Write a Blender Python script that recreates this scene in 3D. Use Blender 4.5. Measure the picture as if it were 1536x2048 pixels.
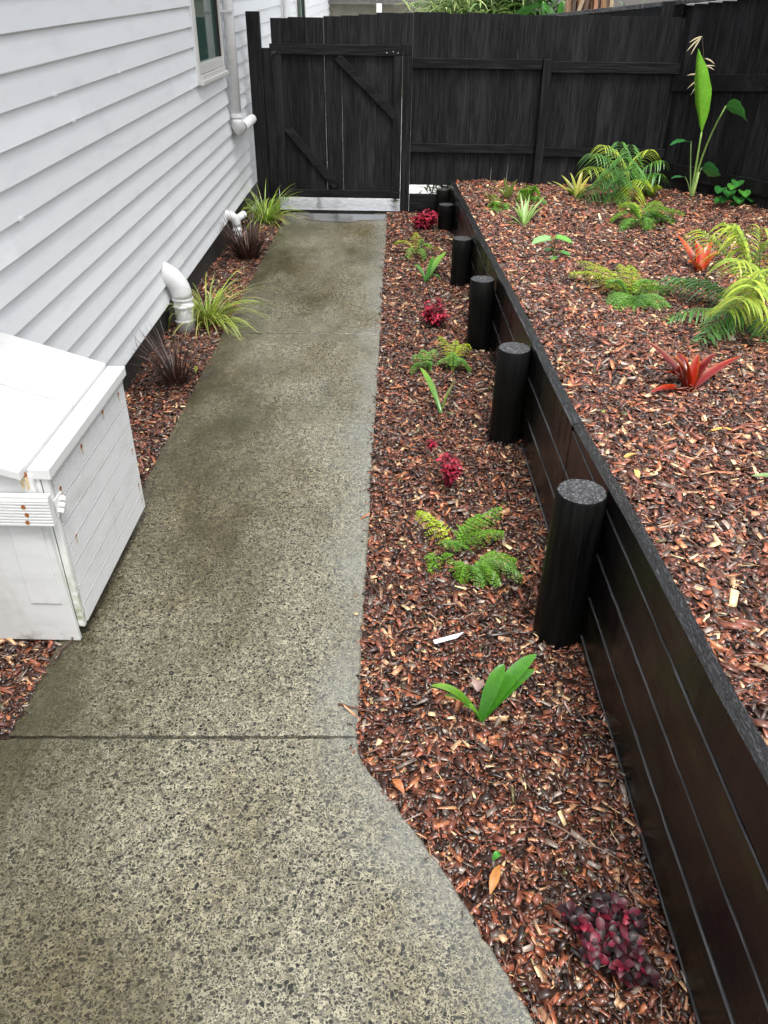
import bpy, math, random
import numpy as np
from mathutils import Vector, Matrix
random.seed(7)
sc = bpy.context.scene
for o in list(bpy.data.objects): bpy.data.objects.remove(o)
C = sc.collection
# ------------------------------------------------------------------ camera
CAM_H = 2.2; FPX = 1600.0
VPX, VPY, HS = 808.0, -22.0, 0.012          # vanishing point of the path, tilt of the horizon (measured)
p1 = np.array([VPX-768, VPY-1024, FPX]); p2 = p1 + np.array([1000, 1000*HS, 0])
up = np.cross(p1, p2); up /= np.linalg.norm(up)
if up[1] > 0: up = -up
fw = p1/np.linalg.norm(p1); rt = np.cross(fw, up)
if rt[0] < 0: rt = -rt
R = np.array([rt, fw, up])
cx, cy, cz = R@np.array([1., 0, 0]), R@np.array([0, -1., 0]), R@np.array([0, 0, -1.])
cam = bpy.data.cameras.new('camera'); co = bpy.data.objects.new('camera', cam); C.objects.link(co)
co.matrix_world = Matrix(((cx[0], cy[0], cz[0], 0), (cx[1], cy[1], cz[1], 0), (cx[2], cy[2], cz[2], CAM_H), (0, 0, 0, 1)))
cam.sensor_fit = 'VERTICAL'; cam.sensor_height = 36; cam.lens = FPX/2048*36
cam.clip_start = 0.05; cam.clip_end = 2000
sc.camera = co
# ------------------------------------------------------------------ sky, sun, exposure
SUN_EL, SUN_AZ = math.radians(66), math.radians(160)
w = bpy.data.worlds.new('World'); sc.world = w; w.use_nodes = True
nt = w.node_tree; nt.nodes.clear()
sky = nt.nodes.new('ShaderNodeTexSky'); sky.sky_type = 'NISHITA'; sky.sun_disc = False
sky.sun_elevation = SUN_EL; sky.sun_rotation = SUN_AZ; sky.air_density = 1.0; sky.dust_density = 4.0
hs = nt.nodes.new('ShaderNodeHueSaturation'); hs.inputs['Saturation'].default_value = 0.22
bg = nt.nodes.new('ShaderNodeBackground'); bg.inputs[1].default_value = 0.15
ow = nt.nodes.new('ShaderNodeOutputWorld')
nt.links.new(sky.outputs[0], hs.inputs['Color']); nt.links.new(hs.outputs[0], bg.inputs[0]); nt.links.new(bg.outputs[0], ow.inputs[0])
sl = bpy.data.lights.new('sun', 'SUN'); sl.energy = 1.08; sl.angle = math.radians(16); sl.color = (1, 0.97, 0.93)
so = bpy.data.objects.new('sun', sl); C.objects.link(so)
sdir = Vector((math.sin(SUN_AZ)*math.cos(SUN_EL), math.cos(SUN_AZ)*math.cos(SUN_EL), math.sin(SUN_EL)))
so.rotation_euler = sdir.to_track_quat('Z', 'Y').to_euler()
sc.view_settings.view_transform = 'Standard'; sc.view_settings.look = 'None'
sc.view_settings.exposure = 1.12; sc.view_settings.gamma = 1

def at(x, y, z=0.0):                 # where the ray of photo pixel (x, y) meets the level z
    d = R@np.array([x-768, y-1024, FPX]); t = (z-CAM_H)/d[2]
    return Vector((d[0]*t, d[1]*t, z))
def capz(y): return float(np.interp(y, [.5, 1.13, 1.43, 2.2, 3.1, 3.66, 4.2, 5.6, 6.9, 8.5, 9.8], [.80, .784, .755, .71, .63, .605, .595, .54, .478, .42, .36]))
def wallx(y): return float(np.interp(y, [-1, .5, 1.02, 1.82, 2.4, 3.25, 4.05, 5.07, 6.87, 8.5, 9.9], [.85, .825, .815, .798, .785, .765, .742, .712, .655, .609, .575]))
def zbed(x, y):
    d = max(0.0, x-wallx(y))
    return capz(y)-0.045+0.02*math.sin(x*1.9+y*1.3)*min(1, d*2)+0.012*math.sin(x*4.1-y*2.7)*min(1, d*2)
def atbed(px, py, h=0.0):
    z = .45
    for _ in range(8):
        p = at(px, py, z+h); z = zbed(p.x, p.y)
    return at(px, py, z+h)

# ------------------------------------------------------------------ naming helpers
def tag(o, label=None, cat=None, group=None, kind=None):
    if label: o['label'] = label
    if cat: o['category'] = cat
    if group: o['group'] = group
    if kind: o['kind'] = kind
    return o
def empty(name, loc, label, cat, group=None):
    o = bpy.data.objects.new(name, None); C.objects.link(o); o.location = loc; o.empty_display_size = .05
    return tag(o, label, cat, group)
class MB:
    def __init__(s): s.v = []; s.f = []; s.c = []; s.smooth = True
    def vert(s, p, c=(1, 1, 1)): s.v.append(tuple(p)); s.c.append(tuple(c)[:3]); return len(s.v)-1
    def box(s, a, b, jit=0.0, c=(1, 1, 1), M=None):
        i = len(s.v)
        for x in (a[0], b[0]):
            for y in (a[1], b[1]):
                for z in (a[2], b[2]):
                    p = Vector((x+random.uniform(-jit, jit), y+random.uniform(-jit, jit), z+random.uniform(-jit, jit)))
                    s.vert(M@p if M else p, c)
        for q in ((0, 1, 3, 2), (4, 6, 7, 5), (0, 4, 5, 1), (2, 3, 7, 6), (0, 2, 6, 4), (1, 5, 7, 3)): s.f.append(tuple(i+k for k in q))
    def beam(s, p, q, w, h, upv=(0, 0, 1), c=(1, 1, 1)):       # a bar from p to q, w wide, h high
        p = Vector(p); q = Vector(q); t = (q-p).normalized(); sd = t.cross(Vector(upv)).normalized(); u = sd.cross(t).normalized()
        i = len(s.v)
        for e in (p, q):
            for a, b in ((-1, -1), (1, -1), (1, 1), (-1, 1)): s.vert(e+sd*(a*w/2)+u*(b*h/2), c)
        for q4 in ((0, 1, 2, 3), (7, 6, 5, 4), (0, 4, 5, 1), (1, 5, 6, 2), (2, 6, 7, 3), (3, 7, 4, 0)): s.f.append(tuple(i+k for k in q4))
    def tube(s, pts, rads, n=12, c=(1, 1, 1), cap=True):
        pts = [Vector(p) for p in pts]; rings = []
        ref = Vector((0, 0, 1)) if abs((pts[-1]-pts[0]).normalized().z) < .9 else Vector((1, 0, 0))
        for k, p in enumerate(pts):
            t = (pts[min(k+1, len(pts)-1)]-pts[max(k-1, 0)]).normalized()
            a = t.cross(ref).normalized(); b = t.cross(a).normalized()
            r = rads[k] if hasattr(rads, '__len__') else rads
            rings.append([s.vert(p+(a*math.cos(2*math.pi*j/n)+b*math.sin(2*math.pi*j/n))*r, c) for j in range(n)])
        for k in range(len(rings)-1):
            for j in range(n): s.f.append((rings[k][j], rings[k][(j+1) % n], rings[k+1][(j+1) % n], rings[k+1][j]))
        if cap:
            s.f.append(tuple(rings[0][::-1])); s.f.append(tuple(rings[-1]))
    def ribbon(s, pts, ws, side, c0, c1=None, fold=0.0, mid=None):
        c1 = c1 or c0; rows = []; n = len(pts)
        for k, p in enumerate(pts):
            t = (pts[min(k+1, n-1)]-pts[max(k-1, 0)])
            t = t.normalized() if t.length > 1e-9 else Vector((0, 0, 1))
            sd = side-t*side.dot(t)
            sd = sd.normalized() if sd.length > 1e-5 else Vector((1, 0, 0))
            nn = sd.cross(t); f = k/(n-1)
            col = [c0[j]*(1-f)+c1[j]*f for j in range(3)]
            if fold == 0.0 and mid is None: rows.append((s.vert(p-sd*ws[k], col), s.vert(p+sd*ws[k], col)))
            else:
                mc = mid if mid is not None else col
                if nn.z < 0: nn = -nn
                lift = nn*(fold*ws[k])
                if mid is not None: rows.append((s.vert(p-sd*ws[k]+lift, col), s.vert(p-sd*ws[k]*.45+lift*.3, mc), s.vert(p+sd*ws[k]*.45+lift*.3, mc), s.vert(p+sd*ws[k]+lift, col)))
                else: rows.append((s.vert(p-sd*ws[k]+lift, col), s.vert(p, [q*.85 for q in mc]), s.vert(p+sd*ws[k]+lift, col)))
        for k in range(n-1):
            for j in range(len(rows[0])-1): s.f.append((rows[k][j], rows[k][j+1], rows[k+1][j+1], rows[k+1][j]))
    def build(s, name, mat, parent=None, smooth=False, bevel=0.0):
        me = bpy.data.meshes.new(name); off = Vector(parent.location) if parent is not None and parent.type == 'EMPTY' else Vector((0, 0, 0))
        if parent is not None and parent.type != 'EMPTY': off = Vector(parent.get('_off', (0, 0, 0)))
        me.from_pydata([(v[0]-off.x, v[1]-off.y, v[2]-off.z) for v in s.v], [], s.f)
        ca = me.color_attributes.new('Col', 'FLOAT_COLOR', 'POINT')
        ca.data.foreach_set('color', np.array([(c[0], c[1], c[2], 1) for c in s.c], dtype=np.float32).ravel())
        if smooth: me.polygons.foreach_set('use_smooth', [True]*len(me.polygons))
        me.materials.append(mat); me.update()
        o = bpy.data.objects.new(name, me); C.objects.link(o)
        if parent is not None: o.parent = parent; o['_off'] = tuple(off)
        if bevel:
            b = o.modifiers.new('bevel', 'BEVEL'); b.width = bevel; b.segments = 2; b.limit_method = 'ANGLE'; b.angle_limit = math.radians(40)
        return o

# ------------------------------------------------------------------ materials
def nodes(name):
    m = bpy.data.materials.new(name); m.use_nodes = True; t = m.node_tree
    b = t.nodes['Principled BSDF']; return m, t, b
def N(t, k, **kw):
    n = t.nodes.new(k)
    for a, v in kw.items():
        if a in n.inputs.keys(): n.inputs[a].default_value = v
        else: setattr(n, a, v)
    return n
def L(t, a, b): t.links.new(a, b)
def ramp(t, src, stops, interp='LINEAR'):
    r = t.nodes.new('ShaderNodeValToRGB'); r.color_ramp.interpolation = interp
    e = r.color_ramp.elements
    while len(e) < len(stops): e.new(.5)
    for k, (p, c) in enumerate(stops):
        e[k].position = p; e[k].color = (c, c, c, 1) if isinstance(c, (int, float)) else (c[0], c[1], c[2], 1)
    L(t, src, r.inputs[0]); return r
def coords(t, scale=(1, 1, 1)):
    tc = t.nodes.new('ShaderNodeTexCoord'); mp = t.nodes.new('ShaderNodeMapping'); mp.inputs['Scale'].default_value = scale
    L(t, tc.outputs['Object'], mp.inputs[0]); return mp.outputs[0]
def noise(t, vec, scale, detail=4, rough=.55):
    n = t.nodes.new('ShaderNodeTexNoise'); n.inputs['Scale'].default_value = scale; n.inputs['Detail'].default_value = detail
    n.inputs['Roughness'].default_value = rough; L(t, vec, n.inputs['Vector']); return n
def mix(t, fac, a, b, mode='MIX'):
    m = t.nodes.new('ShaderNodeMix'); m.data_type = 'RGBA'; m.blend_type = mode
    for sock, v in ((m.inputs[0], fac), (m.inputs[6], a), (m.inputs[7], b)):
        if isinstance(v, bpy.types.NodeSocket): L(t, v, sock)
        elif isinstance(v, (int, float)): sock.default_value = v if sock == m.inputs[0] else (v, v, v, 1)
        else: sock.default_value = (*v[:3], 1)
    return m.outputs[2]
def bump(t, b, src, strength, dist, prev=None):
    n = t.nodes.new('ShaderNodeBump'); n.inputs['Strength'].default_value = strength; n.inputs['Distance'].default_value = dist
    L(t, src, n.inputs['Height'])
    if prev: L(t, prev, n.inputs['Normal'])
    L(t, n.outputs[0], b.inputs['Normal']); return n.outputs[0]

def black_wood(name, grain, base=(.0045, .0045, .005), light=(.028, .028, .030), rough=(.4, .75), algae=None, bstr=.5, spec=.16):
    """black-stained timber; grain: which axis the fibres run along"""
    m, t, b = nodes(name); b.inputs['Specular IOR Level'].default_value = spec
    s = [1., 1., 1.]; s['xyz'.index(grain)] = .05
    v = coords(t, tuple(s))
    v2 = coords(t, tuple(.12 if k == .05 else 1. for k in s))
    g = noise(t, v, 60, 6, .65); g2 = noise(t, v2, 9, 4, .6); g3 = noise(t, coords(t), 2.3, 3)
    f = ramp(t, g.outputs[0], [(.45, 0), (.78, 1)]).outputs[0]
    f2 = ramp(t, g2.outputs[0], [(.5, 0), (.8, 1)]).outputs[0]
    c = mix(t, f, base, light); c = mix(t, f2, c, [q*.8 for q in light])
    if algae:
        fa = ramp(t, noise(t, coords(t, (1, .45, 1.4)), 2.2, 3).outputs[0], [(.5, 0), (.68, .75)]).outputs[0]
        c = mix(t, fa, c, algae[0])
        fb = ramp(t, noise(t, coords(t, (1, .6, 2)), 1.7, 2).outputs[0], [(.52, 0), (.62, .8)]).outputs[0]
        c = mix(t, fb, c, algae[1])
    va = t.nodes.new('ShaderNodeVertexColor'); va.layer_name = 'Col'; c = mix(t, 1.0, c, va.outputs[0], 'MULTIPLY')
    L(t, c, b.inputs['Base Color'])
    r = ramp(t, g3.outputs[0], [(.3, rough[0]), (.7, rough[1])]); L(t, r.outputs[0], b.inputs['Roughness'])
    bump(t, b, g.outputs[0], bstr, .004); return m
M_PAL = black_wood('black_palings', 'z')
M_RAILX = black_wood('black_rail', 'x', rough=(.3, .6))
M_WALLB = black_wood('black_wet_board', 'y', base=(.0035, .003, .003), light=(.010, .009, .008), rough=(.16, .38), algae=((.03, .033, .012), (.012, .007, .005)), spec=.3)
M_POST = black_wood('black_wet_post', 'z', base=(.0025, .0025, .0025), light=(.011, .011, .0105), rough=(.3, .55), algae=((.006, .008, .003), (.004, .004, .0035)), spec=.1, bstr=1.0)
M_TOP = black_wood('black_top_sheen', 'y', base=(.008, .008, .009), light=(.17, .17, .175), rough=(.18, .4), bstr=1.0, spec=.8)  # for top faces: wet sheen painted in as lighter streaks
def end_grain(name='wet_end_grain', sc_=(1, 1, 1), vs=55, dk=1.0):
    m, t, b = nodes(name); v = coords(t, sc_); b.inputs['Specular IOR Level'].default_value = .8; b.inputs['Roughness'].default_value = .3
    vo = N(t, 'ShaderNodeTexVoronoi'); vo.feature = 'DISTANCE_TO_EDGE'; vo.inputs['Scale'].default_value = vs
    n = noise(t, v, 40, 4, .7); vm = t.nodes.new('ShaderNodeVectorMath'); vm.operation = 'MULTIPLY_ADD'; vm.inputs[1].default_value = (.03, .03, .03); L(t, n.outputs['Color'], vm.inputs[0]); L(t, v, vm.inputs[2]); L(t, vm.outputs[0], vo.inputs['Vector'])
    e = ramp(t, vo.outputs['Distance'], [(.02, 0), (.2, 1)]).outputs[0]
    L(t, mix(t, e, (.008, .008, .008), mix(t, ramp(t, n.outputs[0], [(.35, 0), (.65, 1)]).outputs[0], (.03*dk, .03*dk, .03*dk), (.13*dk, .13*dk, .135*dk))), b.inputs['Base Color'])
    bump(t, b, e, .9, .003); return m
M_END = end_grain()
M_CAP = end_grain('wet_cap_sheen', (1, .12, 1), 150, .3)  # paler speckle stands for the wet sheen along the capping
M_DARK = nodes('dark_metal'); M_DARK[2].inputs['Base Color'].default_value = (.02, .02, .02, 1); M_DARK[2].inputs['Roughness'].default_value = .4; M_DARK = M_DARK[0]

def white_paint(name, base=(.74, .76, .78), dirt=(.5, .52, .5), rough=.4, grain=None, rust=False, streak=.5, green=False, splash=False):
    m, t, b = nodes(name)
    n1 = noise(t, coords(t, (1, .7, 3) if grain != 'x' else (.3, 1, 3)), 3.5, 5, .65)
    f = ramp(t, n1.outputs[0], [(.52, 0), (.8, streak)]).outputs[0]
    c = mix(t, f, base, dirt)
    n2 = noise(t, coords(t), 140, 3)
    spk = ramp(t, n2.outputs[0], [(.72, 0), (.76, .5)]).outputs[0]
    c = mix(t, spk, c, [q*.6 for q in dirt])
    if splash:
        sp = t.nodes.new('ShaderNodeSeparateXYZ'); L(t, coords(t), sp.inputs[0]); nz = noise(t, coords(t), 16, 6, .75)
        ma = t.nodes.new('ShaderNodeMath'); ma.operation = 'MULTIPLY_ADD'; ma.inputs[1].default_value = -3.2; L(t, sp.outputs[2], ma.inputs[0]); L(t, nz.outputs[0], ma.inputs[2])
        c = mix(t, ramp(t, ma.outputs[0], [(.38, 0), (.62, .75)]).outputs[0], c, (.2, .17, .11))
        nd = noise(t, coords(t, (1, 1, .35)), 7, 6, .7); c = mix(t, ramp(t, nd.outputs[0], [(.55, 0), (.72, .35)]).outputs[0], c, (.42, .42, .34))
    if green:
        sep = t.nodes.new('ShaderNodeSeparateXYZ'); L(t, coords(t), sep.inputs[0])
        g = ramp(t, noise(t, coords(t), 11, 5, .7).outputs[0], [(.42, 0), (.6, 1)]).outputs[0]
        lo = ramp(t, sep.outputs[2], [(.02, 1), (.5, 0)]).outputs[0]
        mm = t.nodes.new('ShaderNodeMath'); mm.operation = 'MULTIPLY'; L(t, g, mm.inputs[0]); L(t, lo, mm.inputs[1])
        c = mix(t, mm.outputs[0], c, (.22, .24, .1))
    va = t.nodes.new('ShaderNodeVertexColor'); va.layer_name = 'Col'; c = mix(t, 1.0, c, va.outputs[0], 'MULTIPLY')
    L(t, c, b.inputs['Base Color']); b.inputs['Roughness'].default_value = rough
    bump(t, b, n1.outputs[0], .15, .01); return m
M_BOARD = white_paint('weatherboard_paint', (.75, .77, .785), (.55, .59, .6), .45, streak=.5)
M_BOX = white_paint('box_paint', (.64, .645, .64), (.47, .48, .44), .5, streak=.7, splash=True)
M_TRIM = white_paint('green_stained_trim', (.74, .75, .73), (.6, .6, .55), .5, green=True)
M_PVC = white_paint('white_pvc', (.68, .69, .69), (.42, .43, .42), .3, streak=.6)
M_JOIN = white_paint('window_joinery', (.62, .61, .58), (.5, .5, .47), .35)
def plain(name, col, rough=.5, spec=.5, nscale=None, var=.25, bmp=0, metallic=0):
    m, t, b = nodes(name); b.inputs['Roughness'].default_value = rough; b.inputs['Metallic'].default_value = metallic
    if nscale:
        n = noise(t, coords(t), nscale, 5); c = mix(t, ramp(t, n.outputs[0], [(.35, 0), (.7, 1)]).outputs[0], [q*(1-var) for q in col], [min(1, q*(1+var)) for q in col])
        L(t, c, b.inputs['Base Color'])
        if bmp: bump(t, b, n.outputs[0], .5, bmp)
    else: b.inputs['Base Color'].default_value = (*col, 1)
    return m
M_RUST = plain('rust', (.3, .09, .015), .8, nscale=200, var=.5)
M_STAIN = plain('rust_stain', (.62, .48, .28), .6, nscale=80)
M_FOUND = plain('foundation', (.035, .032, .028), .7, nscale=20, bmp=.004)
M_GLASS = nodes('window_glass'); _b = M_GLASS[2]; _b.inputs['Base Color'].default_value = (.03, .075, .06, 1); _b.inputs['Roughness'].default_value = .05; M_GLASS = M_GLASS[0]
M_CURT = plain('curtain', (.35, .4, .37), .8, nscale=6)

def attr_mat(name, rough=.4, transl=0.0, var=.18, nscale=60, coat=0.0, bmp=.0006, spec=.5):
    m, t, b = nodes(name); a = t.nodes.new('ShaderNodeVertexColor'); a.layer_name = 'Col'
    n = noise(t, coords(t), nscale, 3); f = ramp(t, n.outputs[0], [(.3, 1-var), (.7, 1+var)])
    c = mix(t, 1.0, a.outputs[0], f.outputs[0], 'MULTIPLY')
    if name in ('leaf', 'glossy_leaf'): c = mix(t, ramp(t, noise(t, coords(t), 28, 4, .7).outputs[0], [(.62, 0), (.72, .55)]).outputs[0], c, mix(t, 1.0, a.outputs[0], (1.5, .75, .8), 'MULTIPLY'))
    L(t, c, b.inputs['Base Color']); b.inputs['Roughness'].default_value = rough; b.inputs['Coat Weight'].default_value = coat
    b.inputs['Coat Roughness'].default_value = .2; b.inputs['Specular IOR Level'].default_value = spec
    if bmp: bump(t, b, n.outputs[0], .6, bmp)
    if transl:
        tr = t.nodes.new('ShaderNodeBsdfTranslucent'); L(t, c, tr.inputs[0]); mx = t.nodes.new('ShaderNodeMixShader'); mx.inputs[0].default_value = transl
        L(t, b.outputs[0], mx.inputs[1]); L(t, tr.outputs[0], mx.inputs[2]); L(t, mx.outputs[0], t.nodes['Material Output'].inputs[0])
    return m
M_LEAF = attr_mat('leaf', .32, .3, coat=.3)
M_GLOSS = attr_mat('glossy_leaf', .3, .15, coat=.28)
M_DULL = attr_mat('matt_leaf', .5, .15, .3, 90, coat=.08)
M_STALK = attr_mat('stalk', .4)
M_CHIP = attr_mat('bark_chip', .42, 0, .35, 45, coat=.6, bmp=.002)
M_DRY = attr_mat('dry_leaf', .5, .1)

def math_(t, op, a, b=None, c=None):
    n = t.nodes.new('ShaderNodeMath'); n.operation = op
    for k, v in enumerate((a, b, c)):
        if v is None: continue
        if isinstance(v, (int, float)): n.inputs[k].default_value = v
        else: L(t, v, n.inputs[k])
    return n.outputs[0]
def concrete(name):
    """wet exposed aggregate: stones of three sizes set in worn cream mortar, with algae and rain stains"""
    m, t, b = nodes(name); v = coords(t)
    warp = noise(t, v, 26, 3); vm = t.nodes.new('ShaderNodeVectorMath'); vm.operation = 'MULTIPLY_ADD'
    vm.inputs[1].default_value = (.026, .026, .026); L(t, warp.outputs['Color'], vm.inputs[0]); L(t, v, vm.inputs[2]); vv = vm.outputs[0]
    fine = noise(t, v, 260, 4, .7); med = noise(t, v, 34, 6, .75)
    def stones(scale, lo, hi, chance, cols):
        d = N(t, 'ShaderNodeTexVoronoi'); d.inputs['Scale'].default_value = scale; L(t, vv, d.inputs['Vector'])
        sc_ = t.nodes.new('ShaderNodeSeparateColor'); L(t, d.outputs['Color'], sc_.inputs[0])
        size = math_(t, 'MULTIPLY_ADD', sc_.outputs[2], .22, lo)
        mask = ramp(t, math_(t, 'SUBTRACT', d.outputs['Distance'], size), [(.0, 1), (hi, 0)]).outputs[0]
        keep = ramp(t, sc_.outputs[0], [(chance, 1), (chance+.01, 0)]).outputs[0]
        return math_(t, 'MULTIPLY', mask, keep), ramp(t, sc_.outputs[1], cols).outputs[0]
    mort = mix(t, ramp(t, fine.outputs[0], [(.32, 0), (.68, 1)]).outputs[0], (.17, .16, .11), (.54, .505, .365))
    mort = mix(t, ramp(t, med.outputs[0], [(.42, .75), (.58, 0)]).outputs[0], mort, (.10, .094, .062))
    c = mort; hts = None
    for (sc_, lo, hi, ch, cols) in ((190, .27, .12, .85, [(.1, (.03, .03, .024)), (.6, (.10, .095, .07)), (.95, (.3, .27, .18))]),
                                    (128, .26, .10, .85, [(.1, (.022, .022, .019)), (.6, (.075, .072, .055)), (.9, (.13, .12, .085))]),
                                    (72, .22, .06, .6, [(.1, (.015, .015, .013)), (.7, (.05, .048, .04)), (.95, (.16, .14, .12))]),
                                    (30, .10, .03, .10, [(.1, (.012, .012, .011)), (.8, (.04, .038, .033))])):
        mk, cl = stones(sc_, lo, hi, ch, cols); c = mix(t, mk, c, cl); hts = mk if hts is None else math_(t, 'MAXIMUM', hts, mk)
    sep = t.nodes.new('ShaderNodeSeparateXYZ'); L(t, v, sep.inputs[0]); X, Y = sep.outputs[0], sep.outputs[1]
    # algae: thickest on the house side, broken up by noise
    n1 = noise(t, coords(t, (1, .5, 1)), 1.7, 7, .68)
    fa = ramp(t, math_(t, 'MULTIPLY_ADD', X, -.18, n1.outputs[0]), [(.54, 0), (.82, .85)]).outputs[0]
    c = mix(t, fa, c, mix(t, fine.outputs[0], (.016, .014, .006), (.06, .052, .02)))
    n2 = noise(t, coords(t, (1, .6, 1)), 1.25, 5, .6)
    c = mix(t, ramp(t, n2.outputs[0], [(.47, 0), (.64, .75)]).outputs[0], c, mix(t, 1.0, c, (.58, .50, .32), 'MULTIPLY'))
    # paler grey towards the garden edge: sky sheen painted into the colour
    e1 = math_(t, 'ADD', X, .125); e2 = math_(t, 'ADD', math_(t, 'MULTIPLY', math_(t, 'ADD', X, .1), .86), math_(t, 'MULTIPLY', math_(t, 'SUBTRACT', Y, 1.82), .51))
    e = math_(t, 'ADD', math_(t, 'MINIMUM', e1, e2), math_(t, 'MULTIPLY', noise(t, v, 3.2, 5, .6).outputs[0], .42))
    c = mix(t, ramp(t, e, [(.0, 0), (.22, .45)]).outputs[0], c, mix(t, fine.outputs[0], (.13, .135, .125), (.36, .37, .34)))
    L(t, c, b.inputs['Base Color'])
    wet = noise(t, coords(t, (1, .5, 1)), 1.3, 5, .6)
    L(t, math_(t, 'MULTIPLY_ADD', fine.outputs[0], .12, ramp(t, wet.outputs[0], [(.4, .12), (.62, .34)]).outputs[0]), b.inputs['Roughness'])
    n_ = bump(t, b, hts, .35, .0025); bump(t, b, fine.outputs[0], .3, .001, n_)
    return m
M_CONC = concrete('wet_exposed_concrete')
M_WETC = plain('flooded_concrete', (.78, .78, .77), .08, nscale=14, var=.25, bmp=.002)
M_SOIL = plain('dark_mulch_base', (.03, .014, .009), .6, nscale=60, var=.6, bmp=.02)
M_EARTH = plain('earth', (.05, .04, .03), .8, nscale=4, var=.4)

# ------------------------------------------------------------------ ground and path
def sheet(name, pts, mat, z0=None, kind='structure'):
    m = MB(); m.f.append(tuple(m.vert(p) for p in pts)); o = m.build(name, mat); o['kind'] = kind; return o
sheet('ground', [(-400, -400, -.14), (400, -400, -.14), (400, 400, -.14), (-400, 400, -.14)], M_EARTH)
def slab(name, outline, mat=M_CONC, depth=.11, wear=.003, step=.03, z=0.0):
    """concrete slab: outline densely sampled, edges slightly worn"""
    pts = []
    for k in range(len(outline)):
        a = Vector((*outline[k], 0)); b_ = Vector((*outline[(k+1) % len(outline)], 0)); n = max(1, int((b_-a).length/step))
        for j in range(n): pts.append(a.lerp(b_, j/n))
    n = len(pts); m = MB(); A = []; B = []; D = []
    for k, p in enumerate(pts):
        t = (pts[(k+1) % n]-pts[k-1]).normalized(); nn = Vector((t.y, -t.x, 0))
        e = random.uniform(-wear, wear)+(random.random() < .06)*wear*1.8
        q = p-nn*e
        A.append(m.vert((q-nn*.007).to_tuple()[:2]+(z,))); B.append(m.vert(q.to_tuple()[:2]+(z-.007-abs(e)*.5,))); D.append(m.vert((q.x, q.y, z-depth)))
    m.f.append(tuple(A))
    for k in range(n):
        j = (k+1) % n; m.f.append((A[k], B[k], B[j], A[j])); m.f.append((B[k], D[k], D[j], B[j]))
    o = m.build(name, mat); o['kind'] = 'structure'; return o
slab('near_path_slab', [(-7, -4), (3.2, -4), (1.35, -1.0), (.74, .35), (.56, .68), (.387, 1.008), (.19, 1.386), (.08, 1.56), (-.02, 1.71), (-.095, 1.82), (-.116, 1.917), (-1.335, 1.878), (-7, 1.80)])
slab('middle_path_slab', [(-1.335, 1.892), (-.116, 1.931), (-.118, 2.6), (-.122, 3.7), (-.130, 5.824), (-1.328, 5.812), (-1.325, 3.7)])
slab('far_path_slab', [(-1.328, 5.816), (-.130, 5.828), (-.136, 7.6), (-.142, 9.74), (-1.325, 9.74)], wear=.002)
o_ = MB(); o_.box((-1.34, 1.86, -.11), (-.11, 1.95, -.02)); o_.box((-1.326, 5.8133, -.11), (-.130, 5.8267, -.0012)); o_ = o_.build('path_joint_filler', M_FOUND); o_['kind'] = 'structure'
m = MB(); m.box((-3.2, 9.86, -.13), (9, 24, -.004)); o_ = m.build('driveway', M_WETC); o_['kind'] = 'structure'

M_PUD = plain('puddle', (.03, .028, .022), .06, nscale=5, var=.4)
m = MB(); P_ = []
for k in range(60):
    a = 2*math.pi*k/60; rr = 1+.14*math.sin(3*a+1)+.09*math.sin(7*a)+.05*math.sin(13*a+2)
    P_.append((min(-.16, -.62+.52*rr*math.cos(a)), min(9.73, 9.56+.24*rr*math.sin(a)), .0035))
m.f.append(tuple(m.vert(p) for p in P_)); o_ = m.build('water', M_PUD); o_['kind'] = 'structure'
# ------------------------------------------------------------------ mulch beds
def bedsheet(name, xs, ys, zf):
    m = MB(); idx = {}
    for i, y in enumerate(ys):
        xr = xs(y)
        for j in range(41):
            x = xr[0]+(xr[1]-xr[0])*(j/40); idx[i, j] = m.vert((x, y, zf(x, y)))
    for i in range(len(ys)-1):
        for j in range(40): m.f.append((idx[i, j], idx[i, j+1], idx[i+1, j+1], idx[i+1, j]))
    o = m.build(name, M_SOIL, smooth=True); o['kind'] = 'structure'; return o
def pathright(y): return float(np.interp(y, [-4, -1, .35, .68, 1.008, 1.386, 1.56, 1.71, 1.82, 1.93, 3.7, 9.8], [3.2, 1.35, .74, .56, .387, .19, .08, -.02, -.095, -.116, -.122, -.142]))
Z0 = -.03
def zlow(x, y): return Z0+.010*math.sin(x*7+y*2.1)+.009*math.sin(y*5.3-x*3)+.006*math.sin(x*19+y*11)*math.sin(y*17)
lowx = lambda y: (pathright(y)-.0, max(wallx(y)+.0, pathright(y)+.02))
bedsheet('lower_bed', lowx, list(np.linspace(.2, 9.86, 90)), zlow)
bedsheet('side_strip', lambda y: (-1.80, -1.325), list(np.linspace(1.88, 9.86, 60)), zlow)
def sidefx(y): return 2.95+.583*(9.85-y)
bedsheet('raised_bed', lambda y: (wallx(y)+.04, max(sidefx(y)+.1, wallx(y)+.1)), list(np.linspace(.2, 9.95, 90)), zbed)

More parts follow.
